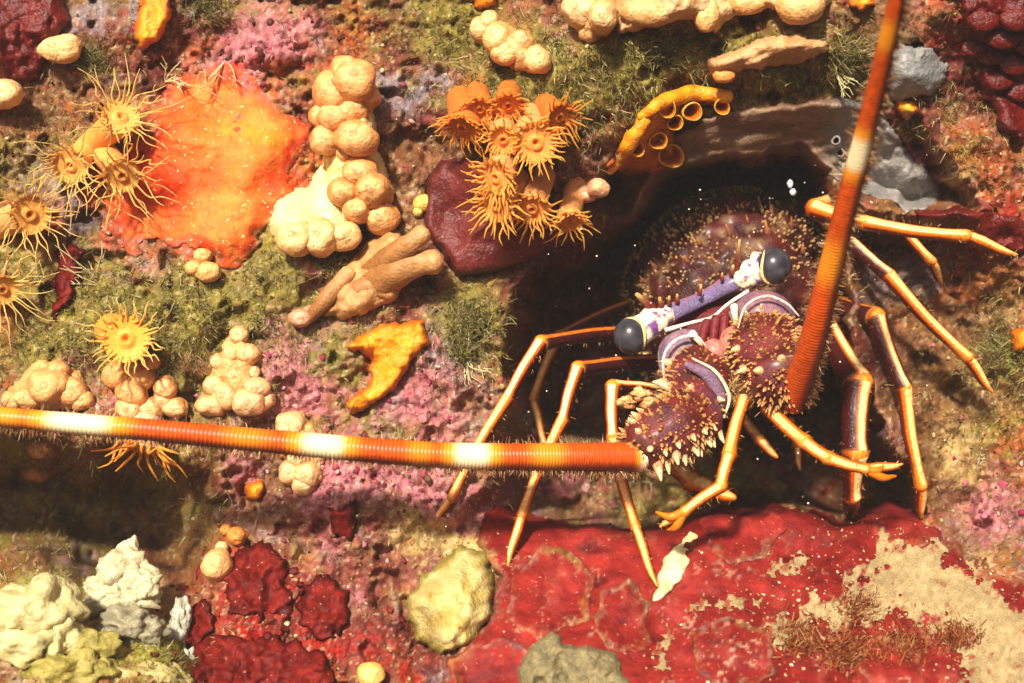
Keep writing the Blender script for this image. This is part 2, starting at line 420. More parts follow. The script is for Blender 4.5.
def scatter(n, weight, x0=-60, x1=1090, y0=-60, y1=745):
    px = rng.uniform(x0, x1, n); py = rng.uniform(y0, y1, n)
    k = rng.uniform(0, 1, n) < np.clip(weight(px, py), 0, 1)
    return px[k], py[k]

ICO_T = (1 + 5 ** .5) / 2
def icosphere(n):
    import bmesh
    bm = bmesh.new(); bmesh.ops.create_icosphere(bm, subdivisions=n, radius=1)
    v = np.array([x.co for x in bm.verts]); f = np.array([[a.index for a in q.verts] for q in bm.faces]); bm.free(); return v, f
IV, IF = icosphere(2); IV1, IF1 = icosphere(1)

SHEETS = []      # outlines of the large smooth crusts: no loose growth on top of them
def clear(px, py, pad=2):
    k = np.ones(len(px), bool)
    for s in SHEETS: k &= poly_sd(px, py, s) < -pad
    return k

SHEETS += [ORANGE_SHEET, RED_PLATE, MAROON_BLOCK, UNDER, CAVE]

# fine growth that nobody could count
def nodules(name, n, weight, size, colmix, flat, label, cat, m=M_CRUST, jit=.25, ico=None, surf=None):
    IV, IF = ico or (globals()['IV'], globals()['IF'])
    px, py = scatter(n, weight)
    if surf is None: k = clear(px, py); px, py = px[k], py[k]
    n = len(px); r = S * rng.uniform(*size, n) * (.6 + .8 * rng.uniform(0, 1, n) ** 2)
    c = P(px, py, W(px, py) if surf is None else surf(px, py)); nr = Wn(px, py)
    q = rng.normal(size=(n, 3)); q -= nr * (q * nr).sum(1, keepdims=True); q /= np.linalg.norm(q, axis=1, keepdims=True)
    b = np.cross(nr, q)
    ax = np.stack([q * rng.uniform(.7, 1.5, (n, 1)), b * rng.uniform(.7, 1.3, (n, 1)), nr * rng.uniform(*flat, (n, 1))], 1)
    lump = 1 + .28 * vn(IV[None, :, 0] * 1.7 + px[:, None], IV[None, :, 1] * 1.7 + py[:, None], IV[None, :, 2] * 1.7, 5)
    v = c[:, None] + np.einsum('vk,nkj->nvj', IV, ax) * lump[..., None] * r[:, None, None]
    col = wall_col(px, py) if colmix is None else colmix(px, py)
    col = np.clip(col * rng.uniform(1 - jit, 1 + jit, (n, 1)), 0, .9)
    cc = np.repeat(col, len(IV), 0)
    f = (IF[None] + (np.arange(n) * len(IV))[:, None, None]).reshape(-1, 3)
    return tag(mesh_obj(name, v.reshape(-1, 3), f, cc, m, origin=(0, 0, 0)), label, cat, kind='stuff')

def pick(cols):
    cols = np.array([hexc(c) for c in cols])
    return lambda px, py: cols[rng.integers(0, len(cols), len(px))]

def blades(name, n, weight, length, width, cols, label, cat, droop=.35, stiff=.9, per=5, seg=4, off=0.0, free=False):
    px, py = scatter(n, weight)
    if not free: k = clear(px, py, 0); px, py = px[k], py[k]
    root = P(px, py, W(px, py) - off); nr = Wn(px, py, 4)
    root = np.repeat(root, per, 0) + rng.normal(size=(len(px) * per, 3)) * S * 1.6; nr = np.repeat(nr, per, 0)
    N = len(root); L = S * rng.uniform(*length, N)[:, None]
    d = nr * stiff + rng.normal(size=(N, 3)) * .55; d /= np.linalg.norm(d, axis=1, keepdims=True)
    bend = rng.normal(size=(N, 3)) * .5 + np.array([0, 0, -droop])
    wv = np.cross(d, rng.normal(size=(N, 3))); wv /= np.linalg.norm(wv, axis=1, keepdims=True)
    V = []
    for i in range(seg + 1):
        t = i / seg; c = root + L * (d * t + bend * t * t * .5); hw = wv * S * width * (1 - .75 * t)
        V += [c - hw, c + hw]
    v = np.stack(V, 1); idx = np.arange(seg) * 2
    f1 = np.stack([idx, idx + 1, idx + 3, idx + 2], -1)
    f = (f1[None] + (np.arange(N) * 2 * (seg + 1))[:, None, None]).reshape(-1, 4)
    cl = np.array([hexc(c) for c in cols]); col = cl[rng.integers(0, len(cl), N)] * rng.uniform(.6, 1.3, (N, 1))
    return tag(mesh_obj(name, v.reshape(-1, 3), f, np.repeat(col, 2 * (seg + 1), 0), M_TURF, origin=(0, 0, 0)), label, cat, kind='stuff')

blades('turf_algae', 30000, lambda x, y: np.maximum(zone('olive', x, y), zone('green', x, y)) ** 1.3 * 1.1 - .10 + .3 * fbm(x / 25, y / 25, 0, 88, 2), (4, 11), .5,
       ['6e642c', '8a8044', '50481c', 'a0945a', '64502a', 'b0a274', '74662e'], 'short olive green turf algae furring the rock', 'turf algae')
blades('brown_fuzz', 16000, lambda x, y: np.maximum(zone('brown', x, y), zone('rust', x, y)) * .5 + .16, (3, 9), .5,
       ['543622', '745030', '8c6e48', '482a20', 'a48a64', '7a3a30', '6e5a30'], 'thin brown fuzz on the encrusted rock', 'fuzz')
nodules('coralline_crust', 9000, lambda x, y: zone('pink', x, y) ** 1.3 * .8 - .12 + .3 * fbm(x / 18, y / 18, 0, 89, 2), (1.2, 4.4), pick(['9c3c54', 'b86a78', '7a2438', 'a86a68', '8a3440', 'c89a90', '5c2a20', '6a4a30']), (.3, .8),
        'knobbly pink coralline crust on the rock', 'coralline algae')
nodules('shell_rubble', 15000, lambda x, y: .24 + .25 * np.maximum(zone('cream', x, y), zone('rust', x, y)) + .25 * fbm(x / 30, y / 30, 0, 90, 2), (.6, 2.4), pick(['a8946a', 'b8a67c', '6e4226', '4a1c16', '8a6038', '3c2014', '947c4e', '6a221e', '5a5426', '8a3a44', '74180f']), (.5, 1.2),
        'small crumbs of shell and crust stuck all over the rock', 'rubble', ico=(IV1, IF1))
nodules('red_crust', 3200, lambda x, y: zone('red', x, y) * .8 - .1, (1.6, 6.0), pick(['5c0e0c', '741610', '480c0a', '6c2018', '3a0a0a', '7a4634', '5a3020']), (.3, .7),
        'dark red lobed crust patches on the lower rock', 'red algae')

# ------------------------------------------------------------------ big crusts and sheets
def orange_cols(px, py, sd, lm):
    a, b, r = hexc('d8581a'), hexc('e88238'), hexc('c02c0c')
    t = np.clip(.5 + .8 * fbm(px / 40, py / 30, 0, 41, 3), 0, 1)[..., None]
    c = lerp(a, b, t)
    y = np.exp(-(((px - 262) / 38) ** 2 + ((py - 135 - .2 * (px - 262)) / 9) ** 2))[..., None]
    c = lerp(c, hexc('dc9420'), y * .55)
    e = ss(30, 0, sd + 14 * fbm(px / 26, py / 26, 0, 42, 3))
    e = np.maximum(e, .95 * np.exp(-(((px - 165) / 34) ** 2 + ((py - 190) / 40) ** 2)))[..., None]
    c = lerp(c, r, e)
    return lerp(wall_col(px, py), c, ss(-2, 16, sd + 12 * fbm(px / 7, py / 7, 0, 43, 3, .7))[..., None])
crust('orange_sheet_sponge', 'broad smooth orange sponge sheet with red margins beside the cream knob column', 'sponge', ORANGE_SHEET, .0026, orange_cols, M_SHEET,
      jag=20, jscale=22, rnd=26, lump=.0034, lscale=30, seed=1, follow=.12)

def plate_cols(px, py, sd, lm):
    t = np.clip(.5 + .8 * fbm(px / 60, py / 40, 0, 44, 4), 0, 1)[..., None]
    c = lerp(hexc('64120e'), hexc('8c2620'), t)
    c = lerp(c, hexc('a84c40'), .5 * ss(.2, .7, fbm(px / 28, py / 40, 0, 45, 3))[..., None])  # paler pink sheen painted into the mottled colour
    c = lerp(c, hexc('4a0a0e'), .8 * ss(.3, .7, fbm(px / 50, py / 20, 0, 46, 3))[..., None])
    g = ss(.5, .9, vn(px / 3.2, py / 3.2, 0, 47) * .6 + .7 * fbm(px / 30, py / 30, 0, 48, 3))[..., None]
    c = lerp(c, hexc('b08c70'), g * .7 * ss(520, 600, py)[..., None])
    return lerp(wall_col(px, py), c, np.maximum(ss(-2, 12, sd + 10 * fbm(px / 7, py / 7, 0, 43, 3, .7)), ss(560, 530, py))[..., None])
def plate_lump(px, py):
    r = np.hypot(px - 760, (py - 720) * 1.0); a = np.arctan2(py - 720, px - 760)
    return .9 * fbm(px / 60, py / 45, 0, 49, 3) + .55 * np.sin(a * 13 + 2.5 * fbm(px / 70, py / 70, 0, 50, 2)) * ss(40, 200, r) + .25 * np.sin(r / 13 + 3 * fbm(px / 50, py / 50, 0, 51, 2))
PLATE = crust('red_algae_sheet', 'wide leathery red algae sheet with scalloped lip below the lobster', 'red algae', RED_PLATE, .008, plate_cols, M_ALGA,
      jag=7, jscale=16, rnd=8, lump=.0038, seed=2, follow=.06, lumpfn=plate_lump)

for i, pl in enumerate([[(452, 690), (448, 660), (470, 640), (505, 636), (540, 650), (556, 690), (540, 740), (460, 740)], [(500, 612), (512, 570), (540, 545), (575, 548), (596, 575), (590, 615), (556, 640), (520, 636)],
                        [(700, 520), (738, 505), (772, 508), (790, 530), (770, 556), (730, 566), (704, 548)], [(596, 590), (630, 575), (655, 605), (648, 650), (615, 660), (594, 632)], [(860, 640), (890, 632), (925, 650), (930, 690), (880, 700), (855, 672)],
                        [(690, 630), (730, 612), (775, 630), (780, 680), (730, 700), (692, 676)], [(868, 512), (890, 505), (915, 520), (930, 545), (900, 550), (872, 535)]]):
    k = i + 1
    v, f, c = patch(pl, .0091 + .0003 * (i % 3), lambda px, py, sd, lm: lerp(hexc('7e3026'), plate_cols(px + 60 * k, py, sd, lm), ss(.5, 5, sd)[..., None]), jag=7, jscale=20, rnd=4, lump=.0038, seed=220 + i, follow=.06,
                    lumpfn=lambda x, y: plate_lump(x, y) + .16 * fbm(x / 30, y / 30, 0, 230 + k, 2))
    mesh_obj('lobe', v, f, c, M_ALGA, PLATE)
def plate_y(px, py): return W0(px, py) + .06 * Wdet(px, py) - .008 - .0038 * plate_lump(px, py)
# sand lying on the sheet
def sand(name, label, poly, thick, seed, cols=('8c7650', 'b49c70'), m=M_SAND, jag=14):
    base = two(*cols, 6, seed)
    def dusty(px, py, sd, lm):       # thin film: the red alga shows through where it is sparse
        k = ss(.0, .45, fbm(px / 9, py / 9, 0, 610 + seed, 4, .7) + .25 - sd / 40)
        return lerp(base(px, py, sd, lm), hexc('84281c'), (k * .8)[..., None])
    o = crust(name, label, 'sediment', poly, .008 + thick, dusty, m, jag=jag, jscale=11, rnd=3, frill=6, lump=.0038, seed=seed, follow=.06, step=1.6, lumpfn=lambda x, y: plate_lump(x, y) + .16 * fbm(x / 9, y / 9, 0, seed + 500, 4, .7))
    o['kind'] = 'stuff'; del o['category']; return o
SAND = [(760, 640), (790, 610), (835, 590), (870, 560), (880, 530), (930, 545), (985, 570), (1030, 620), (1060, 700), (960, 690), (960, 640), (900, 612), (830, 628), (780, 655)]
sand('sand_patch', 'pale sand lying on the red algae sheet', SAND, .0014, 12, jag=26)
for i, pl in enumerate([[(715, 600), (745, 588), (760, 600), (740, 618), (720, 615)], [(655, 640), (668, 628), (675, 645), (668, 670), (655, 665)], [(760, 560), (800, 552), (815, 565), (780, 580)],
                        [(690, 607), (712, 598), (716, 606), (698, 614)], [(985, 640), (1040, 650), (1040, 700), (960, 700), (965, 660)]]):
    sand('sand_patch', 'pale sand lying on the red algae sheet', pl, .0012, 20 + i, jag=13)

def sand_w(x, y):
    d = poly_sd(x, y, SAND); return np.where(poly_sd(x, y, RED_PLATE) > 4, .9 * np.exp(-np.clip(-d, 0, 999) / 22) + .01 + .30 * ss(.1, .5, fbm(x / 24, y / 24, 0, 93, 3)), 0) * (y > 505)
nodules('sand_grains', 26000, sand_w, (.6, 1.7), pick(['a08860', 'c0a880', 'd8c49a', '7a6040', 'b49468']), (.5, 1.), 'loose sand grains sprinkled on the red algae sheet', 'sand', m=M_SAND, ico=(IV1, IF1), surf=plate_y)
crust('maroon_sponge', 'smooth dull maroon sponge slab behind the orange anemone cluster', 'sponge', MAROON_BLOCK, .012, two('561a18', '7a302a', 22, 3, '48140f'), M_SPONGE, jag=4, rnd=10, lump=.0022, lscale=30, seed=3, follow=.1)
def under_cols(px, py, sd, lm):
    t = np.clip(.5 + .8 * fbm(px / 55 + py / 60, py / 9, 0, 54, 4), 0, 1)[..., None]
    c = lerp(hexc('5c4234'), hexc('927258'), t)
    c = lerp(c, hexc('86827e'), ss(815, 870, px + 20 * fbm(px / 20, py / 20, 0, 55, 2))[..., None] * .9)
    return lerp(c, hexc('74403c'), ss(690, 640, px)[..., None] * .8)
crust('grey_sponge_sheet', 'wrinkled grey brown sponge sheet lining the underside of the ledge', 'sponge', [(600, 205), (622, 172), (665, 140), (715, 112), (780, 104), (850, 96), (880, 112), (905, 150), (945, 190), (925, 212), (880, 200), (848, 192), (826, 172), (800, 156), (715, 160), (660, 184), (618, 226)],
      .006, under_cols, M_SPONGE, jag=4, rnd=9, lump=.0022, seed=4, follow=.1, lumpfn=lambda px, py: fbm((px + py) / 60, (py + .25 * px) / 10, 0, 56, 3))
crust('pale_grey_sponge', 'pale blue grey lumpy sponge right of the upright antenna', 'sponge', [(866, 62), (900, 40), (935, 48), (950, 70), (935, 95), (900, 104), (872, 96)], .009, two('747270', '9c9a94', 10, 5), M_SPONGE, jag=7, rnd=16, lump=.003, lscale=20, seed=5)
crust('pale_grey_sponge', 'pale grey folded sponge hanging at the ledge corner under the yellow speck', 'sponge', [(866, 120), (892, 128), (914, 160), (928, 196), (905, 214), (880, 190), (862, 160)], .009, two('7a7470', '9e9890', 12, 6), M_SPONGE, jag=5, rnd=14, lump=.004, lscale=30, seed=6)
crust('red_sponge', 'dark red smooth sponge cushion beside the pale oval knob', 'sponge', [(-40, -20), (60, -30), (70, 20), (50, 50), (38, 78), (20, 88), (-40, 70)], .012, two('480c08', '701810', 16, 7), M_SPONGE, jag=5, rnd=20, lump=.003, lscale=24, seed=7)
o = thing('red_lobed_sponge', 'deep red lobed sponge in the shaded reef corner behind the upright antenna', 'sponge', wp(1000, 55))
v, f, c = patch([(965, -20), (1100, -20), (1100, 130), (1010, 140), (978, 90), (960, 40)], .008, two('420a06', '68120a', 14, 8), jag=7, rnd=14, lump=.003, seed=8)
mesh_obj('base', v, f, c, M_SPONGE, o)
for i, (x, y, r) in enumerate([(985, 20, 12), (1004, 36, 13), (992, 54, 11), (1018, 18, 13), (1016, 62, 13), (975, 48, 9), (1000, 80, 10), (1035, 42, 14), (1020, 90, 12)]):
    mesh_obj('lobe', *ball(wp(x, y, .010), r * S * 1.15, hexc('5c1009'), (1.2, .4, .85), 12, 16, .3, 1.8, i), M_SPONGE, o)
crust('red_sponge', 'red sponge slab tucked under the rock behind the uppermost straight right leg', 'sponge', [(915, 210), (960, 205), (1020, 215), (1060, 250), (1000, 252), (950, 240), (922, 232)], .007, two('4c100a', '6e1c12', 14, 9), M_SPONGE, jag=5, rnd=10, seed=9)
for i, (pl, lb) in enumerate([([(235, 545), (262, 540), (285, 560), (290, 600), (262, 622), (232, 610), (225, 575)], 'dark red crust pad right of the lone cream knob'),
        ([(195, 640), (240, 632), (290, 640), (330, 655), (340, 720), (190, 720)], 'dark red crust pad at the foot of the white frill'),
        ([(300, 585), (330, 575), (352, 590), (350, 625), (318, 640), (296, 620)], 'brick red crust pad left of the lumpy yellow sponge'),
        ([(186, 612), (205, 600), (214, 615), (208, 640), (192, 648), (182, 632)], 'small bright red crust lobe growing over the white frill'),
        ([(330, 510), (352, 505), (362, 520), (350, 540), (332, 535)], 'small maroon crust pad below the forked cream knobs'),
        ([(55, 250), (72, 238), (84, 250), (72, 300), (56, 312), (50, 280)], 'scarlet crust streak between the side facing anemones')]):
    crust('red_crust_pad', lb, 'crust', pl, .006, two('440a08', '7c1c12', 6, 30 + i, '400a08'), M_ALGA, jag=9, jscale=11, rnd=12, lump=.004, lscale=9, seed=30 + i, follow=.2)
crust('yellow_sponge', 'lumpy pale yellow sponge clump at the left end of the red algae sheet', 'sponge', [(405, 600), (420, 578), (440, 558), (460, 546), (488, 552), (493, 580), (492, 615), (475, 640), (440, 655), (415, 642)], .020,
      two('a88a38', 'dcc888', 12, 10, '8a7a30'), M_SPONGE_ROUGH, jag=5, rnd=30, lump=.007, lscale=22, seed=10)
crust('cream_sponge', 'small cream sponge scar on the red algae sheet beside a leg tip', 'sponge', [(668, 548), (690, 528), (706, 536), (698, 552), (684, 580), (668, 598), (650, 604), (654, 585)], .0095, two('c8b46a', 'ece0b8', 9, 11), M_SPONGE_ROUGH, jag=5, rnd=6, lump=.002, seed=11, follow=.2)
crust('mossy_stone', 'grey beige stone dusted yellow green set into the front of the red sheet', 'stone', [(520, 668), (530, 644), (552, 628), (566, 640), (590, 645), (615, 652), (630, 680), (640, 730), (515, 730)], .0175, two('645a44', '94845a', 5, 12), M_SPONGE_ROUGH, jag=6, rnd=9, lump=.005, lscale=11, seed=13)
def lump_sponge(label, lobes, cols, spikes=(), depth=-.06):
    """soft rounded sponge mass: overlapping lobes (px, py, r px, depth) and drawn out points"""
    o = thing('white_sponge', label, 'sponge', P(lobes[0][0], lobes[0][1], float(W0(lobes[0][0], lobes[0][1]))))
    a, b = hexc(cols[0]) * (1, .95, .82), hexc(cols[1]) * (1, .95, .82)
    for i, (x, y, r, dp, ax) in enumerate(lobes):
        cf = lambda d, ca, sn: lerp(a, b, np.clip(.5 + 1.1 * fbm(d[..., 0] * 2.5 + i, d[..., 1] * 2.5, d[..., 2] * 2.5, 210, 4), 0, 1)[..., None])
        mesh_obj('lobe', *ball(P(x, y, dp), r * S, cf, ax, 30, 44, .55, 2.0, i + x), M_SPONGE, o)
    for (x, y, x2, y2, w_, dp) in spikes:
        mesh_obj('point', *tube([P(x, y, dp), P((x + x2) / 2, (y + y2) / 2, dp - .002), P(x2, y2, dp)], np.array([w_, w_ * .6, w_ * .15]) * S, (0, -1, .3), 12, 10, 1, lambda T, TH: lerp(b, a, T[..., None])), M_SPONGE, o)
    return o
lump_sponge('white pointed sponge hanging at the dark hollow', [(122, 575, 26, -.05, (1.1, .8, .95)), (112, 596, 22, -.055, (1.2, .8, .8)), (138, 592, 18, -.055, (1, .8, 1)), (130, 558, 14, -.04, (.9, .8, 1.2))], ('a8a284', 'ccc6aa'),
            [(105, 590, 84, 583, 8, -.055), (135, 598, 160, 608, 9, -.056), (148, 585, 162, 575, 7, -.055), (100, 600, 92, 618, 8, -.056)])
lump_sponge('grey white sponge lobe below the white pointed sponge', [(130, 625, 24, -.07, (1.1, .8, .7)), (148, 632, 16, -.07, (1, .8, .8)), (116, 630, 14, -.07, (1, .8, .9))], ('6e6a58', '9a947e'), [(112, 636, 106, 654, 7, -.071), (130, 638, 132, 656, 6, -.071), (152, 640, 158, 652, 7, -.071)])
lump_sponge('blurred cream white sponge clump in the low front corner', [(35, 612, 36, -.085, (1.1, .8, .8)), (15, 628, 26, -.09, (1.1, .8, .9)), (55, 635, 22, -.09, (1, .8, 1.1)), (30, 645, 22, -.095, (1.2, .8, .8))], ('a8a070', 'd0c698'))
lump_sponge('thin white sponge frill edged by red crust', [(182, 618, 14, -.045, (.7, .7, 1.3)), (176, 642, 14, -.05, (.75, .7, 1.3)), (186, 668, 14, -.055, (.8, .7, 1.4))], ('98968c', 'bcbab0'), [(176, 645, 160, 652, 6, -.05), (180, 660, 166, 672, 6, -.055)])
lump_sponge('creamy low sponge mound under the grey white lobe', [(140, 688, 28, -.085, (1.3, .8, .7)), (170, 684, 18, -.08, (1.1, .8, .8)), (112, 692, 20, -.09, (1.1, .8, .8))], ('94884e', 'b8ac78'))
lump_sponge('yellow green sponge mound between the cream clump and the grey lobe', [(84, 650, 24, -.085, (1.2, .8, .8)), (70, 672, 26, -.095, (1.3, .8, .7)), (98, 672, 16, -.09, (1, .8, 1))], ('7c7430', 'a89c58'))
for i, (pl, lb, th) in enumerate([
        ([(345, 345), (368, 330), (395, 322), (424, 320), (428, 345), (412, 362), (398, 385), (380, 402), (352, 416), (345, 405), (368, 385), (372, 362)], 'ragged bright orange sponge tongue under the tan finger sponge', .011),
        ([(242, 487), (252, 480), (264, 482), (266, 490), (258, 502), (246, 498)], 'tiny star shaped orange sponge below the forked cream knobs', .007),
        ([(136, 20), (142, -10), (170, -10), (172, 15), (160, 40), (142, 50), (134, 42)], 'orange tongue sponge at the top above the white tentacled anemone', .012),
        ([(468, -8), (500, -8), (496, 6), (475, 8)], 'orange sponge scrap above the six knob colony', .008),
        ([(848, -6), (872, -6), (876, 6), (862, 12), (850, 8)], 'orange sponge scrap beside the top of the upright antenna', .008),
        ([(897, 100), (914, 98), (918, 112), (908, 120), (898, 114)], 'yellow crust speck on the rock right of the upright antenna', .006),
        ([(1008, 330), (1030, 326), (1034, 350), (1014, 352)], 'rusty orange tube mouth above the green weed patch', .007)]):
    cc = ('d8800e', 'f0a020') if i != 5 else ('b89a20', 'd8bc38')
    crust('orange_sponge', lb, 'sponge', pl, th, two(*cc, 10, 70 + i, 'c05a0a'), M_SPONGE, jag=4, jscale=9, rnd=9, lump=.003, lscale=14, seed=70 + i)

# ------------------------------------------------------------------ knob colonies
def knob_col(base, pale, spot, seed):
    b, p, s = hexc(base), hexc(pale), hexc(spot)
    def f(d, ca, sn):
        c = lerp(b, p, ss(.45, 1.0, ca + .25 * vn(d[..., 0] * 4, d[..., 1] * 4, d[..., 2] * 4, seed))[..., None] * .7)  # pale top: osculum tone plus a highlight painted into the colour
        c = c * (1 + .16 * fbm(d[..., 0] * 5, d[..., 1] * 5, d[..., 2] * 5, seed + 40, 3))[..., None]
        c = c * np.array([1, .94, .80])
        c = lerp(c, s, (ss(.965, .985, ca) * ss(1.0, .992, ca))[..., None] * .55)
        return c
    return f

def colony(label, lobes, base='d8a06a', pale='f0cfa0', basepoly=None, bthick=.012, bcol=('c08a50', 'dcb070'), name='knobby_sponge', cat='sponge', sq=.92, spot='a86838', rough=M_SPONGE):
    cx = np.mean([l[0] for l in lobes]); cy = np.mean([l[1] for l in lobes])
    o = thing(name, label, cat, wp(cx, cy))
    if basepoly:
        v, f, c = patch(basepoly, bthick, two(*bcol, 12, 5), jag=3, rnd=14, lump=.002, seed=int(cx) % 90)
        mesh_obj('base', v, f, c, rough, o)
    for i, l in enumerate(lobes):
        x, y, r = l[:3]; out = l[3] if len(l) > 3 else .6 * r * S
        n = Wn(np.array([float(x)]), np.array([float(y)]), 10)[0]
        ax = np.array([0, -1, .05]) + .8 * n + rng.normal(size=3) * .12 + np.array([(x - cx), 0, -(y - cy)]) * .006
        axes = l[4] if len(l) > 4 else (rng.uniform(.84, 1.16), 1.0, sq * rng.uniform(.84, 1.14))
        mesh_obj('lobe', *ball(wp(x, y, out), r * S * 1.02, knob_col(base, pale, spot, i), axes, 22, 30, .22, 1.25, i + cx, ax), M_SPONGE, o)
        if out > r * S * 1.3:                                   # stalk that carries the lobe
            a, b = wp(x, y, -.004), wp(x, y, out)
            mesh_obj('stalk', *tube([a, (a + b) / 2, b], np.array([.95, .85, .9]) * r * S, (1, 0, .3), 8, 12, 1, hexc(base)), M_SPONGE, o)
    return o
E = .020
colony('tall column of fused cream peach knobs standing above the pale yellow sponge',
       [(332, 92, 22, E), (355, 82, 20, E + .006), (346, 72, 18, E + .002), (366, 98, 13, E - .002), (322, 116, 14, E - .004), (356, 138, 20, E + .002), (336, 118, 17, E), (325, 140, 14, E), (352, 112, 16, E - .001), (346, 152, 12, E - .003),
        (360, 172, 18, E + .003), (343, 192, 17, E + .003), (372, 190, 20, E + .005), (357, 210, 15, E + .001), (382, 218, 16, E - .006), (383, 196, 12, E - .005)],
       'cc8a50', 'eec08a', [(315, 100), (325, 72), (344, 56), (360, 76), (374, 108), (378, 150), (396, 190), (388, 222), (350, 222), (322, 196), (326, 150)], .021, ('d8bc70', 'ecd898'))
crust('pale_yellow_sponge', 'pale yellow velvety sponge lump at the foot of the cream knob column', 'sponge', [(268, 225), (276, 200), (296, 190), (310, 190), (316, 168), (326, 160), (336, 176), (344, 205), (356, 222), (350, 240), (330, 250), (300, 252), (276, 244)], .019,
      two('e0c87c', 'f2e4a8', 14, 15), M_SPONGE_ROUGH, jag=4, rnd=22, lump=.003, lscale=20, seed=15)
colony('row of three soft peach lobes at the lower edge of the pale yellow sponge', [(297, 238, 17, .014), (320, 238, 18, .016), (342, 236, 16, .015)], 'dcaa70', 'f0d2a0')
# tan finger sponge, browns darkened to paint in the knob column's shadow
o = thing('finger_sponge', 'tan brown sponge with two blunt fingers reaching towards the maroon slab', 'sponge', wp(375, 280))
v, f, c = patch([(322, 316), (340, 275), (362, 245), (385, 222), (402, 232), (412, 252), (408, 275), (395, 300), (375, 306), (350, 322)], .016, two('a87444', 'c89a60', 16, 16), jag=5, rnd=22, lump=.003, seed=16)
mesh_obj('base', v, f, c, M_SPONGE, o)
fc = lambda T, TH: lerp(hexc('94602f'), hexc('d09a62'), (T ** 2)[..., None]) * (1 + .15 * fbm(T * 9, TH * 2, 0, 171, 3))[..., None]
fr_ = lambda T, TH: 1 + .16 * fbm(T * 5, np.cos(TH) * 1.5, np.sin(TH) * 1.5, 172, 3)
mesh_obj('finger', *tube([wp(370, 288, .008), wp(395, 272, .018), wp(418, 264, .022), wp(436, 262, .022)], np.array([16, 16, 12, 12]) * S, (0, -1, .5), 26, 16, 1, fc, ridge=fr_), M_SPONGE, o)
mesh_obj('finger', *tube([wp(372, 275, .008), wp(395, 255, .02), wp(412, 243, .024), wp(424, 233, .024)], np.array([14, 13, 9, 9]) * S, (0, -1, .5), 26, 16, 1, fc, ridge=fr_), M_SPONGE, o)
mesh_obj('finger', *tube([wp(340, 300, .004), wp(365, 288, .012), wp(392, 292, .012)], np.array([9, 12, 8]) * S, (0, -1, .5), 22, 14, 1, fc, ridge=fr_), M_SPONGE, o)
mesh_obj('finger', *tube([wp(305, 322, .002), wp(325, 300, .01), wp(350, 272, .012)], np.array([5, 8, 8]) * S, (0, -1, .5), 22, 14, 1, fc, ridge=fr_), M_SPONGE, o)

colony('diagonal run of six cream knobs on the green turf above the anemone cluster', [(482, 30, 13), (490, 22, 12), (498, 40, 14), (505, 54, 13), (520, 42, 13), (536, 60, 15), (520, 55, 11)], 'd8a468', 'f2d4a4',
       [(475, 20), (492, 12), (530, 38), (548, 58), (535, 74), (500, 66), (478, 38)], .008)
colony('big cream knob pair with dimpled tops at the upper edge', [(582, 8, 20), (603, 16, 15, .016), (590, 28, 14)], 'dcac74', 'f4d8ac', [(562, -10), (610, -10), (622, 20), (608, 38), (582, 38), (566, 20)], .012)
# tan ridge along the top
o = thing('ridge_sponge', 'long tan ridge sponge with drooping lobes along the top of the ledge', 'sponge', wp(710, 20))
v, f, c = patch([(612, -30), (840, -30), (826, 10), (800, 22), (770, 10), (735, 14), (715, 32), (700, 18), (670, 22), (640, 32), (618, 34)], .014, two('b88a58', 'dcb080', 20, 17), jag=4, rnd=14, lump=.004, lscale=22, seed=17)
mesh_obj('base', v, f, c, M_SPONGE, o)
mesh_obj('lobe', *ball(wp(800, 6, .012), 20 * S, knob_col('d8a468', 'eecb98', 'b88850', 3), (1.15, .9, .9), 14, 20, .1), M_SPONGE, o)
mesh_obj('lobe', *ball(wp(706, 14, .010), 14 * S, knob_col('d8a468', 'eecb98', 'd8a468', 4), (.9, .8, 1.3), 14, 18, .12), M_SPONGE, o)
mesh_obj('lobe', *ball(wp(748, 2, .012), 14 * S, knob_col('d8a468', 'eecb98', 'd8a468', 5), (1.3, .8, .9), 14, 18, .12), M_SPONGE, o)
mesh_obj('lobe', *ball(wp(650, 12, .010), 17 * S, knob_col('cc9c64', 'e0bc88', 'd8a468', 6), (1.7, .7, .8), 14, 18, .14), M_SPONGE, o)
o = thing('ridge_sponge', 'tan tongue sponge lying on the brow of the ledge above the yellow vents', 'sponge', wp(760, 55))
v, f, c = patch([(706, 58), (735, 50), (768, 38), (800, 34), (832, 42), (815, 58), (778, 68), (745, 70), (722, 80), (708, 76)], .012, two('a87c4c', 'd0a070', 18, 19), jag=6, rnd=13, lump=.005, seed=19, lumpfn=lambda x, y: fbm((x + y) / 40, (y + .4 * x) / 11, 0, 191, 3))
mesh_obj('tongue', v, f, c, M_SPONGE, o)
mesh_obj('lobe', *ball(wp(724, 76, .010), 9 * S, hexc('d89048'), (1.2, .8, .8)), M_SPONGE, o)

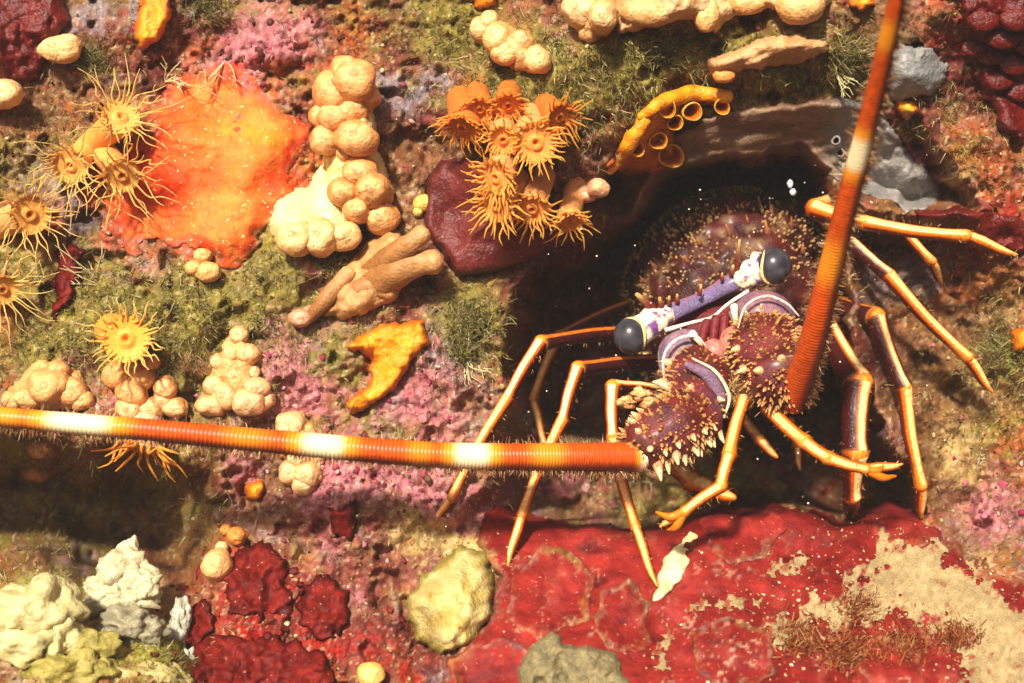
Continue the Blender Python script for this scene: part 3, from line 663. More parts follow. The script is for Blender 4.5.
colony('neat cluster of round dimpled peach knobs on the turf edge by pink crust', [(239, 335, 9), (232, 353, 9.5), (248, 354, 10.5), (236, 375, 11), (215, 385, 11), (218, 362, 8), (228, 395, 15, .003), (212, 405, 13, .002)], 'd8a06c', 'eecaa0',
       [(208, 375), (224, 340), (244, 328), (256, 350), (250, 385), (232, 408), (206, 402)], .007)
colony('three fused peach lobes drooping right of the dimpled cluster', [(248, 402, 14), (264, 399, 11), (256, 388, 12), (255, 372, 6)], 'd4a074', 'ecc8a0')
colony('shelf of brownish knobs directly under the round open anemone', [(118, 375, 13), (140, 378, 13), (150, 362, 9), (132, 392, 15, .003)], 'c8854a', 'e4b47c', [(108, 362), (150, 358), (158, 380), (140, 400), (115, 392)], .006)
colony('pale flat knobs just above the antenna, left of the dimpled cluster', [(166, 388, 12), (152, 408, 14), (175, 408, 12), (130, 408, 13, .003), (165, 400, 13, .002)], 'd09860', 'ecca9c')
colony('broad worn peach lump half sunk in turf at the far end of the antenna', [(50, 385, 19), (30, 398, 14), (72, 392, 14), (58, 370, 12), (14, 400, 12), (82, 400, 10)], 'd0925c', 'eabc84', [(8, 388), (40, 360), (80, 372), (92, 402), (60, 412), (10, 410)], .007)
colony('dull rounded lobes hanging in the hollow below the antenna', [(42, 444, 16, .004), (38, 470, 15, .003)], '8a5a38', 'a87848')
colony('three small rings of peach knobs at the lower orange sheet edge', [(203, 256, 9), (194, 268, 9), (208, 272, 11)], 'd89c60', 'eebf84')
colony('forked cream knobs crossed by the antenna', [(290, 425, 14), (285, 447, 12), (300, 458, 14), (292, 472, 13), (308, 474, 15), (318, 455, 10), (303, 486, 11)], 'd8a878', 'eed0a4', [(280, 415), (300, 410), (325, 440), (322, 480), (305, 496), (284, 480)], .006)
colony('single cream drop shaped knob above the dark red crust', [(217, 566, 16, .009), (222, 548, 7, .004)], 'dca068', 'f2cc98')
colony('small orange knob pair over the lone drop shaped knob', [(237, 536, 11), (226, 530, 7)], 'c87838', 'd89850')
colony('pale oval knob leaning out of the dark red sponge', [(60, 50, 14, .012, (1.5, .9, .95)), (70, 44, 11, .012)], 'e0b078', 'f2d09c')
colony('cream round knob at the picture margin under the dark red sponge', [(4, 94, 17, .012), (-8, 100, 14, .008)], 'e0b480', 'f2d4a8')
colony('tiny yellow knob at the foot of the dark red algae', [(371, 674, 12, .008)], 'd8b060', 'ecd088')
colony('short cream stub between two blunt sponge fingers and the maroon slab', [(424, 203, 9), (418, 212, 6)], 'd8b058', 'e8c878')
colony('small mauve knob below the yellow sponge on the turf slope', [(300, 318, 11), (310, 312, 7)], 'c89078', 'e0b098')

# ------------------------------------------------------------------ yellow vented sponge under the brow
o = thing('vented_sponge', 'orange yellow sponge with open yellow rimmed vents under the ledge brow', 'sponge', wp(655, 135))
v, f, c = patch([(604, 168), (622, 140), (640, 112), (664, 96), (690, 92), (728, 96), (726, 106), (695, 104), (672, 122), (676, 140), (680, 158), (660, 172), (630, 178)], .009, two('c86410', 'e8901c', 14, 18, 'a84a0c'), jag=4, rnd=9, lump=.003, seed=18)
mesh_obj('base', v, f, c, M_SPONGE, o)
for (x, y, r, a) in [(686, 109, 10, .3), (666, 106, 9, 0), (670, 120, 8, .2), (631, 146, 8, .5), (668, 153, 13, .7), (655, 138, 9, .1), (720, 104, 8, 0)]:
    d = np.array([.35 * math.sin(a * 4), -1, -.35]); d /= np.linalg.norm(d)
    b0 = wp(x, y, .004); q = r * S
    mesh_obj('vent', *revolve(b0, d, [(q * .9, 0), (q * .92, .004), (q, .0075), (q * .9, .0085), (q * .72, .0065), (q * .6, .002), (q * .4, -.001), (0, -.001)], 18, lambda T, TH: lerp(hexc('b45c0a'), hexc('e0ac3c'), np.exp(-((T - .36) / .11) ** 2)[..., None])), M_SPONGE, o)
for pts in ([(610, 172), (620, 156), (632, 140), (646, 118)], [(640, 118), (660, 104), (690, 94), (730, 97)]):
    mesh_obj('ridge', *tube([wp(x, y, .009) for x, y in pts], np.array([4, 7, 8, 6]) * S, (0, -1, .4), 24, 10, 1, lambda T, TH: lerp(hexc('e8a01c'), hexc('dc7c10'), (.5 + .5 * np.sin(T * 40))[..., None]), ridge=lambda T, TH: 1 + .35 * fbm(T * 9, np.cos(TH), np.sin(TH), 192, 3)), M_SPONGE, o)

# ------------------------------------------------------------------ anemones
def anemone(label, x, y, face, rd, tl, n=22, out=.012, base=None, body='d89040', disc='dca050', tip='dcaa68', cone=.55, droop=.0, group='yellow cluster anemones', curl=1.0, tw=.72, colr=.8):
    f = np.asarray(face, float); f /= np.linalg.norm(f)
    c = wp(x, y, out); b = wp(*(base or (x - f[0] * 14, y + f[2] * 10)), -.003)
    o = thing('anemone', label, 'anemone', b, group)
    R = rd * S
    mid = (b + c) / 2 - f * R * .1
    mesh_obj('column', *tube([b, mid, c - f * R * .55, c - f * R * .05], np.array([colr, colr * .95, colr, .98]) * R, (.31, .2, 1), 14, 14, 1,
             lambda T, TH: lerp(hexc(body), hexc(disc), (ss(.5, 1, T) * .6 + .12 * np.sin(TH * 7))[..., None]), cap=False), M_ANEM, o)
    t1 = np.cross(f, (.2, .3, 1)); t1 /= np.linalg.norm(t1); t2 = np.cross(f, t1)
    # oral disc: dished, with a raised mouth
    nu, nv = 9, 22; u = np.linspace(1.02, 0.0, nu)[:, None]; th = (np.arange(nv) * 2 * math.pi / nv)[None]
    hgt = -.22 * (1 - u) + .30 * np.exp(-((u - .22) / .1) ** 2) - .12 * (u < .1)
    hgt = hgt + .05 * np.sin(th * 11) * (u > .4)
    v = c + R * (u[..., None] * (np.cos(th)[..., None] * t1 + np.sin(th)[..., None] * t2) + (hgt + 0 * th)[..., None] * f)
    colr_ = lerp(hexc(disc), hexc('c86a1c'), (np.exp(-((u - .2) / .09) ** 2) * .7 + 0 * th)[..., None])
    d_ = mesh_obj('oral_disc', v.reshape(-1, 3), grid_faces(nu, nv, True), colr_.reshape(-1, 3), M_ANEM, o)
    n = int(n * 1.35)
    for i in range(n):
        a = 2 * math.pi * (i + .35 * random.uniform(-1, 1)) / n; ring = i % 2
        rad = math.cos(a) * t1 + math.sin(a) * t2
        p0 = c + rad * R * (.97 if ring == 0 else .82)
        L = tl * S * random.uniform(.6, 1.15) * (1 if ring == 0 else .85)
        k = cone * (.75 if ring else 1.1) * random.uniform(.7, 1.3)
        d0 = rad * k + f * (1 - k * .6); d0 /= np.linalg.norm(d0)
        side = np.cross(d0, f) * random.uniform(-curl, curl) + np.array([0, 0, -droop]) + rad * .35 * curl
        wv = rng.normal(size=3) * .10; pts = [p0 - d0 * .0008, p0 + d0 * L * .33 + side * L * .05 + wv * L, p0 + d0 * L * .67 + side * L * .22 - wv * L * .4, p0 + d0 * L + side * L * .55]
        mesh_obj('tentacle', *tube(pts, np.array([1.35, 1.0, .8, .4]) * tw * S, np.cross(d0, (.3, .5, .8)), 9, 6, 1,
                 lambda T, TH: lerp(hexc(disc), hexc(tip), T[..., None])), M_ANEM, o)
    return o
G = 'yellow anemones on the left reef face'
anemone('uppermost yellow anemone, long tentacles spread over the orange sheet corner', 121, 116, (.35, -.8, .35), 18, 36, 24, .028, (88, 150), 'e09a48', cone=.8, group=G)
anemone('yellow anemone with tentacles trailing straight down, left neighbour on the shared stalk', 70, 166, (-.05, -.85, -.35), 17, 36, 22, .024, (92, 146), 'e0a050', cone=.6, droop=.4, group=G)
anemone('yellow anemone opening over the red margin of the orange sheet', 122, 176, (.3, -.7, -.4), 17, 38, 22, .026, (100, 148), 'e09c50', cone=.65, group=G)
anemone('yellow anemone turned sideways on a thick pale column above the scarlet streak', 30, 215, (.55, -.75, -.2), 19, 36, 24, .026, (-6, 226), 'e8a060', cone=.85, group=G)
anemone('yellow anemone half out of view below the sideways one', 3, 290, (.5, -.7, -.3), 15, 34, 20, .026, (-24, 300), 'e8a868', cone=.8, group=G)
anemone('round fully open yellow anemone facing out of the green turf', 126, 339, (.12, -.95, .05), 22, 20, 26, .022, (112, 330), 'd89438', 'e4a23c', cone=.9, group=G, tw=.95, curl=.7)
anemone('pale bodied anemone hanging under the antenna with drooping orange tentacles', 144, 448, (-.05, -.35, -.9), 17, 30, 13, .030, (148, 412), 'e8b890', 'e8943c', 'd88428', cone=.75, droop=.2, group=G, tw=1.45, colr=.9)
G = 'orange anemones clustered on the maroon slab'
for (x, y, f, rd, tl, n, out, bs, lb) in [
    (462, 128, (-.3, -.5, -.8), 17, 16, 24, .022, (462, 100), 'closed drooping anemone at the dull orange left shoulder of the cluster'),
    (503, 140, (-.1, -.8, -.6), 14, 13, 20, .026, (500, 116), 'small pale columned anemone behind the centre of the cluster'),
    (536, 143, (.1, -.9, -.25), 19, 17, 26, .034, (528, 118), 'large open anemone with visible mouth in the middle of the cluster'),
    (560, 118, (.5, -.7, -.5), 14, 24, 18, .024, (545, 105), 'anemone with curling tentacles on the right shoulder of the cluster'),
    (495, 178, (-.5, -.75, -.35), 16, 20, 24, .034, (508, 150), 'anemone spreading tentacles left across the maroon slab'),
    (496, 206, (-.3, -.8, -.45), 16, 22, 24, .034, (515, 180), 'lower left anemone with pale disc rim on the maroon slab'),
    (532, 210, (-.05, -.75, -.6), 15, 20, 22, .038, (542, 175), 'bottom middle anemone below the open one'),
    (570, 222, (.15, -.6, -.75), 13, 20, 16, .034, (576, 184), 'star shaped bottom anemone on a pale column over the cave mouth'),
    (480, 110, (-.1, -.6, -.6), 13, 12, 18, .020, (478, 92), 'stubby tentacled anemone at the top left of the cluster'),
    (508, 106, (.1, -.6, -.6), 14, 11, 18, .020, (510, 92), 'stubby tentacled anemone at the top of the cluster under the turf')]:
    anemone(lb, x, y, f, rd, tl * .68, int(n * 1.15), out, bs, 'd89458' if y > 130 else 'c06a28', 'e89848' if y > 130 else 'd07428', 'e08c30', cone=.8, group=G, curl=1.7, tw=1.0, colr=.9, droop=.3)
colony('pale pink stub with granular tip right of the star shaped anemone', [(598, 188, 11, .028), (586, 194, 10, .026)], 'dca080', 'eec8a0')

# ------------------------------------------------------------------ spiny lobster
def hairs(name, roots, dirs, length, width, cols, parent, bendy=.3):
    roots = np.asarray(roots); N = len(roots); d = np.asarray(dirs) + rng.normal(size=(N, 3)) * .35; d /= np.linalg.norm(d, axis=1, keepdims=True)
    L = S * rng.uniform(*length, N)[:, None]; bend = rng.normal(size=(N, 3)) * bendy
    wv = np.cross(d, rng.normal(size=(N, 3))); wv /= np.linalg.norm(wv, axis=1, keepdims=True); V = []
    for i in range(4):
        t = i / 3; c = roots + L * (d * t + bend * t * t * .5); V += [c - wv * S * width * (1 - .7 * t), c + wv * S * width * (1 - .7 * t)]
    idx = np.arange(3) * 2; f1 = np.stack([idx, idx + 1, idx + 3, idx + 2], -1)
    f = (f1[None] + (np.arange(N) * 8)[:, None, None]).reshape(-1, 4)
    cl = np.array([hexc(c) for c in cols]); col = cl[rng.integers(0, len(cl), N)] * rng.uniform(.7, 1.2, (N, 1))
    o = mesh_obj(name, np.stack(V, 1).reshape(-1, 3), f, np.repeat(col, 8, 0), M_HAIR, parent); o['kind'] = 'stuff'; return o
LOB = thing('spiny_lobster', 'maroon spiny lobster with orange striped legs peering out of the dark crevice', 'lobster', P(735, 330, .05))
def leg_col(kind):
    dark, cream, org = hexc('3a0d08'), hexc('fad890'), hexc('d05e08')
    def f(T, TH):
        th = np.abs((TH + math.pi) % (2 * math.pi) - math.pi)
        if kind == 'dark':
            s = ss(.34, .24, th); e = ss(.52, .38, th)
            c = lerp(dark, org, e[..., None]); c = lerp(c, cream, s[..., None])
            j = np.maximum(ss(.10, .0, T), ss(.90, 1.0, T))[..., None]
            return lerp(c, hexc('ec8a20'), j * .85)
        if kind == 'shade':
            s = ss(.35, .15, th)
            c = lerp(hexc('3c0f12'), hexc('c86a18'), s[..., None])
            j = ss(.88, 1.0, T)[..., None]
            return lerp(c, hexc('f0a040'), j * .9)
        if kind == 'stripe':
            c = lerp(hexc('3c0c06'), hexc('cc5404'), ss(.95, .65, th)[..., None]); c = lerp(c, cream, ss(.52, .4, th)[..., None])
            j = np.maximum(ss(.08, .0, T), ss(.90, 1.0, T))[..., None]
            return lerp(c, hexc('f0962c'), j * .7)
        # orange; the dark edges are side shade painted into the colour
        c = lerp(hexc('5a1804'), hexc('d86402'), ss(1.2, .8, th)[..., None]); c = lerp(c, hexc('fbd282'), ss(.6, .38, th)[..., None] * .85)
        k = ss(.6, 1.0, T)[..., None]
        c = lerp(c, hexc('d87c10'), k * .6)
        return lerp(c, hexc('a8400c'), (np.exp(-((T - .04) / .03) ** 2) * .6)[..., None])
    return f

def P3(p): return P(p[0], p[1], p[2])
def leg(pts, wid, kinds, ref=(-.25, -1, .55), name='walking_leg', hairs=True, label=None):
    """pts: joints (px,py,depth); wid px at each joint; kinds per segment.  The first segment is the leg itself, the rest are sub-parts"""
    root = None
    for i, k in enumerate(kinds):
        a, b = P3(pts[i]), P3(pts[i + 1]); d = b - a; L = np.linalg.norm(d)
        bow = np.cross(d / L, (0, -1, 0)) * L * .025
        w0, w1 = wid[i] * S / 2, wid[i + 1] * S / 2
        last = i == len(kinds) - 1 and k == 'orange'
        if last: rr = [w0 * .95, w0 * 1.02, w0 * .8, w1 * .55]; pp = [a, lerp(a, b, .3), lerp(a, b, .7) + bow, b]
        else: rr = [w0 * 1.12, w0 * .96, (w0 + w1) * .5, w1 * .98, w1 * 1.14]; pp = [a, lerp(a, b, .2) + bow * .5, lerp(a, b, .5) + bow, lerp(a, b, .82) + bow * .5, b]
        v, f, c = tube(pp, rr, ref, 24, 36, 1, leg_col(k), ridge=lambda T, TH: 1 + .03 * fbm(T * 14, np.cos(TH) * 2, np.sin(TH) * 2, 240 + i, 3))
        if root is None:
            o = root = mesh_obj(name, v, f, c, M_LEG, LOB); root['_o'] = LOB['_o']
            if label: root['label'] = label
        else:
            o = mesh_obj('leg_tip' if i == len(kinds) - 1 else 'leg_segment', v, f, c, M_LEG, root)
        if i > 0:
            jp = P3(pts[i]); mesh_obj('leg_joint', *ball(jp, w0 * 1.10, lambda dd, ca, sn: lerp(hexc('a83e02'), hexc('e88c28'), ss(.4, .95, ca)[..., None]), None, 10, 14, .08, 2, i, ref), M_LEG, root)
    if hairs:
        R_, D_ = [], []
        for i in range(len(kinds)):
            a, b = P3(pts[i]), P3(pts[i + 1]); n = int(np.linalg.norm(b - a) / S * .9); t = rng.uniform(0, 1, (n, 1)); ax = (b - a) / np.linalg.norm(b - a)
            d = rng.normal(size=(n, 3)); d -= ax * (d @ ax)[:, None]; d /= np.linalg.norm(d, axis=1, keepdims=True)
            R_.append(lerp(a, b, t) + d * S * .48 * lerp(wid[i], wid[i + 1], t)); D_.append(d + ax * .6)
        bristle(np.vstack(R_), np.vstack(D_), root)
    return root
def bristle(r, d, root):
    globals()['hairs']('leg_bristles', r, d, (2, 5), .3, ['a8703c', '7a4020', 'd0a468'], root)

# left legs (lobster's right)
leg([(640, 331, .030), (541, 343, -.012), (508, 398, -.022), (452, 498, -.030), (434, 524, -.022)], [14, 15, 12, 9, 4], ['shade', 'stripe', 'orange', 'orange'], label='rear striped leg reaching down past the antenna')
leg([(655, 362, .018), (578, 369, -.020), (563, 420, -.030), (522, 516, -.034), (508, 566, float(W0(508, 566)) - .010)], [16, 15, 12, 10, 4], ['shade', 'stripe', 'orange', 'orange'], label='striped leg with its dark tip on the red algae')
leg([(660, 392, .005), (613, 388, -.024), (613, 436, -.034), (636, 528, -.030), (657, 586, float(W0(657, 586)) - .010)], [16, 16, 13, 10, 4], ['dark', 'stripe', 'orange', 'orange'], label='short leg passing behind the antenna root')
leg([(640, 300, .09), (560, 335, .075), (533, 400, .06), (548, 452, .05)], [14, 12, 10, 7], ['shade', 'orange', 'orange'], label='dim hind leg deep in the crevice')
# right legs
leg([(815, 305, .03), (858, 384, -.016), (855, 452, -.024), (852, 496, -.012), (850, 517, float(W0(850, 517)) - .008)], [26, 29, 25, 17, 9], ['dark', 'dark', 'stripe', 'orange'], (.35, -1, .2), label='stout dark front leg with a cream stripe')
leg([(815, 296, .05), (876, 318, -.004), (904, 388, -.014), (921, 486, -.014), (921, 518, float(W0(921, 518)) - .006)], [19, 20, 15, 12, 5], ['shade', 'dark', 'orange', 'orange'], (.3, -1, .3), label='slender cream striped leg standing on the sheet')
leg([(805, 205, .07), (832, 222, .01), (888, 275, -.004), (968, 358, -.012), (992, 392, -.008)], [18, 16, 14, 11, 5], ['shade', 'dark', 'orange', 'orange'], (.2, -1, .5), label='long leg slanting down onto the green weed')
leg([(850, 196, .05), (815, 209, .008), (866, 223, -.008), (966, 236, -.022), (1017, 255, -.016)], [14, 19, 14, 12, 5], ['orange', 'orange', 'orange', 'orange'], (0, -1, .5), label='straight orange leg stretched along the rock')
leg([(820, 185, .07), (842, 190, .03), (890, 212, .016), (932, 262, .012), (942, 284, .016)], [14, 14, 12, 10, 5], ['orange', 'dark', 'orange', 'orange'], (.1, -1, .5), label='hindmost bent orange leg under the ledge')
# feeding limbs
def feeler(pts, wid, fork, label):
    r = leg(pts, wid, ['orange'] * (len(pts) - 1), (-.3, -1, .2), 'feeding_limb', label=label)
    e = P3(pts[-2])
    for q in fork:
        mesh_obj('claw_finger', *tube([e, lerp(e, P3(q), .5) + np.array([0, -.002, -.002]), P3(q)], np.array([wid[-2] * .45, wid[-2] * .4, 1]) * S, (-.3, -1, .2), 10, 8, 1, hexc('dc7410')), M_LEG, r)
    return r
feeler([(744, 400, -.03), (729, 456, -.058), (721, 486, -.062), (684, 512, -.062), (660, 527, -.058)], [13, 13, 12, 10, 3], [(656, 512, -.06), (668, 530, -.058)], 'orange feeding limb bent to a small claw on the red algae')
feeler([(768, 408, -.03), (806, 443, -.055), (828, 458, -.06), (866, 469, -.060), (903, 464, -.052)], [15, 14, 13, 10, 2], [(886, 462, -.056), (896, 476, -.054)], 'orange feeding limb reaching right with a hairy claw')
leg([(668, 455, .01), (692, 482, .000), (735, 498, -.010)], [20, 20, 12], ['orange', 'orange'], name='feeding_limb', label='thick orange limb lying behind the lip')
leg([(744, 418, .01), (760, 440, .0), (777, 457, -.006)], [11, 11, 8], ['orange', 'orange'], name='feeding_limb', label='short pale tipped limb under the face')
leg([(790, 420, .03), (797, 445, .03), (800, 470, .03)], [10, 9, 5], ['orange', 'orange'], name='feeding_limb', label='dim short limb in the shade')

# carapace
e1 = np.array([.898, 0, .44]); up = np.array([-.40, .30, .87]); up -= e1 * (up @ e1); up /= np.linalg.norm(up); fw = np.cross(e1, up)
if fw[1] > 0: fw = -fw
CC = P(735, 306, .114); CR = np.array([.066, .064, .088])
def shell_rgb(a, b, c_):
    n = fbm(a, b, c_, 140, 4, .65)
    c = lerp(hexc('2c0e0e'), hexc('58221e'), np.clip(.5 + 1.2 * n, 0, 1)[..., None])
    return lerp(c, hexc('8a6a44'), ss(.15, .6, fbm(a * 2.1, b * 2.1, c_ * 2.1, 150, 3))[..., None] * .6)
nu, nv = 70, 110
ph = np.linspace(.0, math.pi * .78, nu)[:, None]; th = (np.arange(nv) * 2 * math.pi / nv)[None]
lx, ly, lz = np.sin(ph) * np.cos(th), np.sin(ph) * np.sin(th), np.cos(ph) + 0 * th
bump = 1 + .05 * fbm(lx * 4, ly * 4, lz * 4, 141, 3) + .02 * vn(lx * 16, ly * 16, lz * 16, 142)
V = CC + (lx * CR[0] * bump)[..., None] * e1 + (ly * CR[1] * bump)[..., None] * up + (lz * CR[2] * bump)[..., None] * fw
CARA = mesh_obj('carapace', V.reshape(-1, 3), grid_faces(nu, nv, True), shell_rgb(lx * 5, ly * 5, lz * 5).reshape(-1, 3), M_SHELL, LOB)
CARA['_o'] = LOB['_o']

def cone_set(cs, ns, rs, ls, base, tipc, sides=7):
    parts = []
    for c, n, r, l in zip(cs, ns, rs, ls):
        n = n / np.linalg.norm(n); t = np.cross(n, (.3, .1, .9)); t /= np.linalg.norm(t); b = np.cross(n, t)
        th = np.arange(sides) * 2 * math.pi / sides; ring = np.cos(th)[:, None] * t + np.sin(th)[:, None] * b
        v = np.vstack([c + ring * r - n * r * .3, c + ring * r * .55 + n * l * .5, c + ring * r * .16 + n * l * .95, (c + n * l)[None] + ring * 1e-6])
        col = np.vstack([np.broadcast_to(base, (sides, 3)), np.broadcast_to(lerp(base, tipc, .7), (sides, 3)), np.broadcast_to(tipc, (2 * sides, 3))])
        parts.append((v, grid_faces(4, sides, True), col))
    return join(parts)

# grains and spines of the carapace
cs, ns, rs, ls = [], [], [], []
while len(cs) < 2200:
    d = rng.normal(size=3); d /= np.linalg.norm(d)
    p = d[0] * CR[0] * e1 + d[1] * CR[1] * up + d[2] * CR[2] * fw
    n = d[0] / CR[0] * e1 + d[1] / CR[1] * up + d[2] / CR[2] * fw; n /= np.linalg.norm(n)
    if n[1] > .25 or d[1] < -.35 or vn(d[0] * 3, d[1] * 3, d[2] * 3, 9) < -.5: continue
    cs.append(CC + p); ns.append(n + fw * .7); r = S * rng.uniform(.9, 2.3); rs.append(r); ls.append(r * rng.uniform(1.2, 2.4))
g = mesh_obj('shell_grain', *cone_set(cs, ns, rs, ls, hexc('7a4226'), hexc('d8b274'), 6), M_SHELL, CARA); g['kind'] = 'stuff'
def on_cara(px, py):
    """front surface of the carapace on the line of this spot"""
    o_ = np.array([0, -CD, 0]); d = P(px, py, 0) - o_; d /= np.linalg.norm(d)
    q = o_ - CC; A = np.stack([e1 / CR[0], up / CR[1], fw / CR[2]]); a, b = A @ d, A @ q
    k = b @ a; disc = k * k - (a @ a) * (b @ b - 1)
    t = (-k - math.sqrt(max(disc, 0))) / (a @ a); p = o_ + d * t
    n = A.T @ (A @ (p - CC)); return p, n / np.linalg.norm(n)
for (x, y, w_, l_) in [(688, 262, 4, 11), (702, 283, 4.5, 11), (656, 268, 5, 13), (730, 235, 5, 16), (768, 236, 7, 22), (772, 214, 5, 14), (700, 244, 4, 10), (730, 214, 4, 12), (672, 285, 4, 10), (645, 282, 4, 10), (693, 226, 4, 12), (760, 205, 4, 12),
                       (792, 226, 5, 13), (803, 252, 5, 13), (640, 262, 4, 12), (715, 262, 4, 10), (668, 245, 4, 10), (748, 222, 4, 10)]:
    p, n = on_cara(x, y); n = n * .5 + fw * .4 + up * .75
    mesh_obj('spine', *cone_set([p], [n], [w_ * S * .6], [l_ * S * .9], hexc('5c1a14'), hexc('b87448'), 9), M_SHELL, CARA)
# silt fuzz on the shell
ii = rng.integers(0, len(cs), 2200); hairs('shell_fuzz', np.array(cs)[ii] + rng.normal(size=(2200, 3)) * S * 4, np.array(ns)[ii], (2, 6), .35, ['a88a5c', '8a6844', '6a4430'], CARA)

# brow: purple bar between the eye stalks
BL, BR = np.array(P(650, 323, -.002)), np.array(P(757, 270, -.002))
def brow_col(T, TH):
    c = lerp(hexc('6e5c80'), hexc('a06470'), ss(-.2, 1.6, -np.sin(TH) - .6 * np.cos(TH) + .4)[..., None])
    c = lerp(c, hexc('6e5490'), (.8 * ss(.1, .5, vn(T * 6, TH * .8, 0, 77)))[..., None])
    e = np.maximum(ss(.24, .16, T), ss(.76, .84, T)) * ss(-.35, .0, vn(T * 16, TH * 2.2, 0, 79))
    return lerp(c, hexc('f2e4d0'), e[..., None])
BROW = mesh_obj('brow_bar', *tube([BL, lerp(BL, BR, .25), lerp(BL, BR, .5) + np.array([0, .004, -.001]), lerp(BL, BR, .75), BR], np.array([11, 9, 7.5, 9.5, 11.5]) * S, (0, -1, .4), 48, 28, .6, brow_col, ridge=lambda T, TH: 1 + .06 * np.sin(T * 30) * np.cos(TH)), M_SHELL, LOB)
BROW['_o'] = LOB['_o']
mesh_obj('brow_rim', *tube([P(666, 330, -.008), P(690, 323, -.009), P(712, 317, -.009), P(728, 304, -.010), P(748, 291, -.009)], np.array([2.4, 1.7, 1.4, 1.7, 2.0]) * S, (0, -1, .4), 30, 8, 1, hexc('f4e6cc')), M_SHELL, BROW)
def blotch(d, ca, sn):
    c = lerp(hexc('f0dcc0'), hexc('7a4a7c'), ss(.12, .32, fbm(d[..., 0] * 2.6, d[..., 1] * 2.6, d[..., 2] * 2.6, 250, 2))[..., None])
    return lerp(c, hexc('c08a54'), ss(.3, .6, fbm(d[..., 0] * 3, d[..., 1] * 3, d[..., 2] * 3, 251, 2))[..., None])
for x, y, r, ax in [(653, 322, 14, (1.15, .9, 1)), (645, 330, 12, (1, .9, 1.1)), (664, 316, 10, (1.1, .9, .9)), (754, 272, 14, (1.1, .9, 1.05)), (745, 279, 11, (1.1, .9, .9)), (758, 262, 10, (1, .9, 1))]:
    mesh_obj('brow_knob', *ball(P(x, y, -.004), r * S, blotch, ax, 18, 24, .28, 1.8, x), M_SHELL, BROW)
# eyes
def eye(x, y, sgn, stalk_from):
    c = P(x, y, -.010); r = 17.5 * S
    ax = np.array([sgn * .55, -.95, -.05])
    cols = lambda d, ca, sn: lerp(hexc('28262a'), hexc('46424a'), np.clip(.5 + .8 * fbm(d[..., 0] * 2, d[..., 1] * 2, d[..., 2] * 2, 80, 3), 0, 1)[..., None])
    E_ = mesh_obj('eye', *ball(c, r, cols, (1, .95, 1.04), 24, 32, .0, 1, 0, ax), M_EYE, LOB); E_['_o'] = LOB['_o']
    s = stalk_from
    v, f, cc = tube([s, lerp(s, c, .45), lerp(s, c, .85)], np.array([13, 14.5, 16.5]) * S, (0, -1, .4), 18, 20, .95,
        lambda T, TH: lerp(lerp(hexc('7a4a86'), hexc('f2e2cc'), ss(-.3, .15, vn(T * 4, TH * 1.5, 0, 83 + int(sgn)))[..., None]), hexc('5a1a1c'), (ss(1.4, 2.0, np.abs((TH + math.pi) % (2 * math.pi) - math.pi)) * .6)[..., None]))
    mesh_obj('eye_stalk', v, f, cc, M_SHELL, E_)
    d = (c - s) / np.linalg.norm(c - s); t1 = np.cross(d, (0, 0, 1)); t1 /= np.linalg.norm(t1); t2 = np.cross(d, t1)
    a = np.linspace(0, 2 * math.pi, 25); wob = .30 * np.sin(2 * a + .4)
    ring = [c - d * r * (.30 + .18 * np.sin(2 * q)) + (np.cos(q) * t1 + np.sin(q) * t2) * r * (.93) for q in a]
    mesh_obj('eye_rim', *tube(ring, np.full(25, 1.7) * S, d, 60, 8, 1, hexc('f0c880'), cap=False), M_SHELL, E_)
eye(774, 266, 1, lerp(BL, BR, .93)); eye(631, 336, -1, lerp(BL, BR, .07))
# brow horns
for (x, y, dx, dy, w_, l_) in [(737, 262, .05, -1, 5.5, 26), (648, 304, -.75, -.6, 8, 20), (661, 304, -.3, -1, 5, 8), (669, 302, 0, -1, 4, 7), (732, 272, .1, -1, 5, 8), (722, 278, 0, -1, 3.5, 6), (677, 300, 0, -1, 4, 7), (700, 292, .1, -1, 4, 9)]:
    b0 = P(x, y, -.006); n = np.array([dx, -.5, -dy])
    mesh_obj('horn', *tube([b0 - n * l_ * S * .3, b0 + n * l_ * S * .4, b0 + n * l_ * S * .8], np.array([w_, w_ * .7, w_ * .4]) * S * .62, (.9, .2, .1), 10, 10, 1, lambda T, TH: lerp(hexc('6e2416'), hexc('d4a864'), ss(.3, .9, T)[..., None])), M_SHELL, CARA)
# cheek plates behind the brow
def dome(name, c, r, axes, cols, parent, axis, rim=None, seed=0):
    a, b = hexc(cols[0]), hexc(cols[1])
    f_ = lambda d, ca, sn: lerp(lerp(a, b, np.clip(.5 + .9 * fbm(d[..., 0] * 2.2 + seed, d[..., 1] * 2.2, d[..., 2] * 2.2, 84, 3), 0, 1)[..., None]), hexc(rim or cols[1]), (ss(.30, .18, ca) if rim else 0 * ca)[..., None])
    return mesh_obj(name, *ball(c, r, f_, axes, 20, 30, .04, 1.4, seed, axis), M_SHELL, parent)
FACE = dome('face_plate', P(722, 345, .022), 62 * S, (.95, .8, .95), ('4a0f16', '6e1a20'), LOB, (0, -1, .2), seed=2); FACE['_o'] = LOB['_o']
dome('cheek_plate', P(762, 317, -.006), 33 * S, (1.0, .8, .82), ('6a4658', '946670'), FACE, (0, -1, .4), 'e8d2c4', 3)
dome('cheek_plate', P(684, 357, -.004), 28 * S, (.95, .8, 1.05), ('6a566c', '94707a'), FACE, (-.1, -1, .5), 'e8d2c4', 4)
dome('antennule_base', P(714, 352, -.016), 13 * S, (1, .9, 1), ('a85a50', 'c88070'), FACE, (0, -1, .2), 'f0b468', 5)
dome('antennule_base', P(733, 342, -.016), 13 * S, (1, .9, 1.2), ('a85a50', 'c88070'), FACE, (0, -1, .2), 'f0b468', 6)
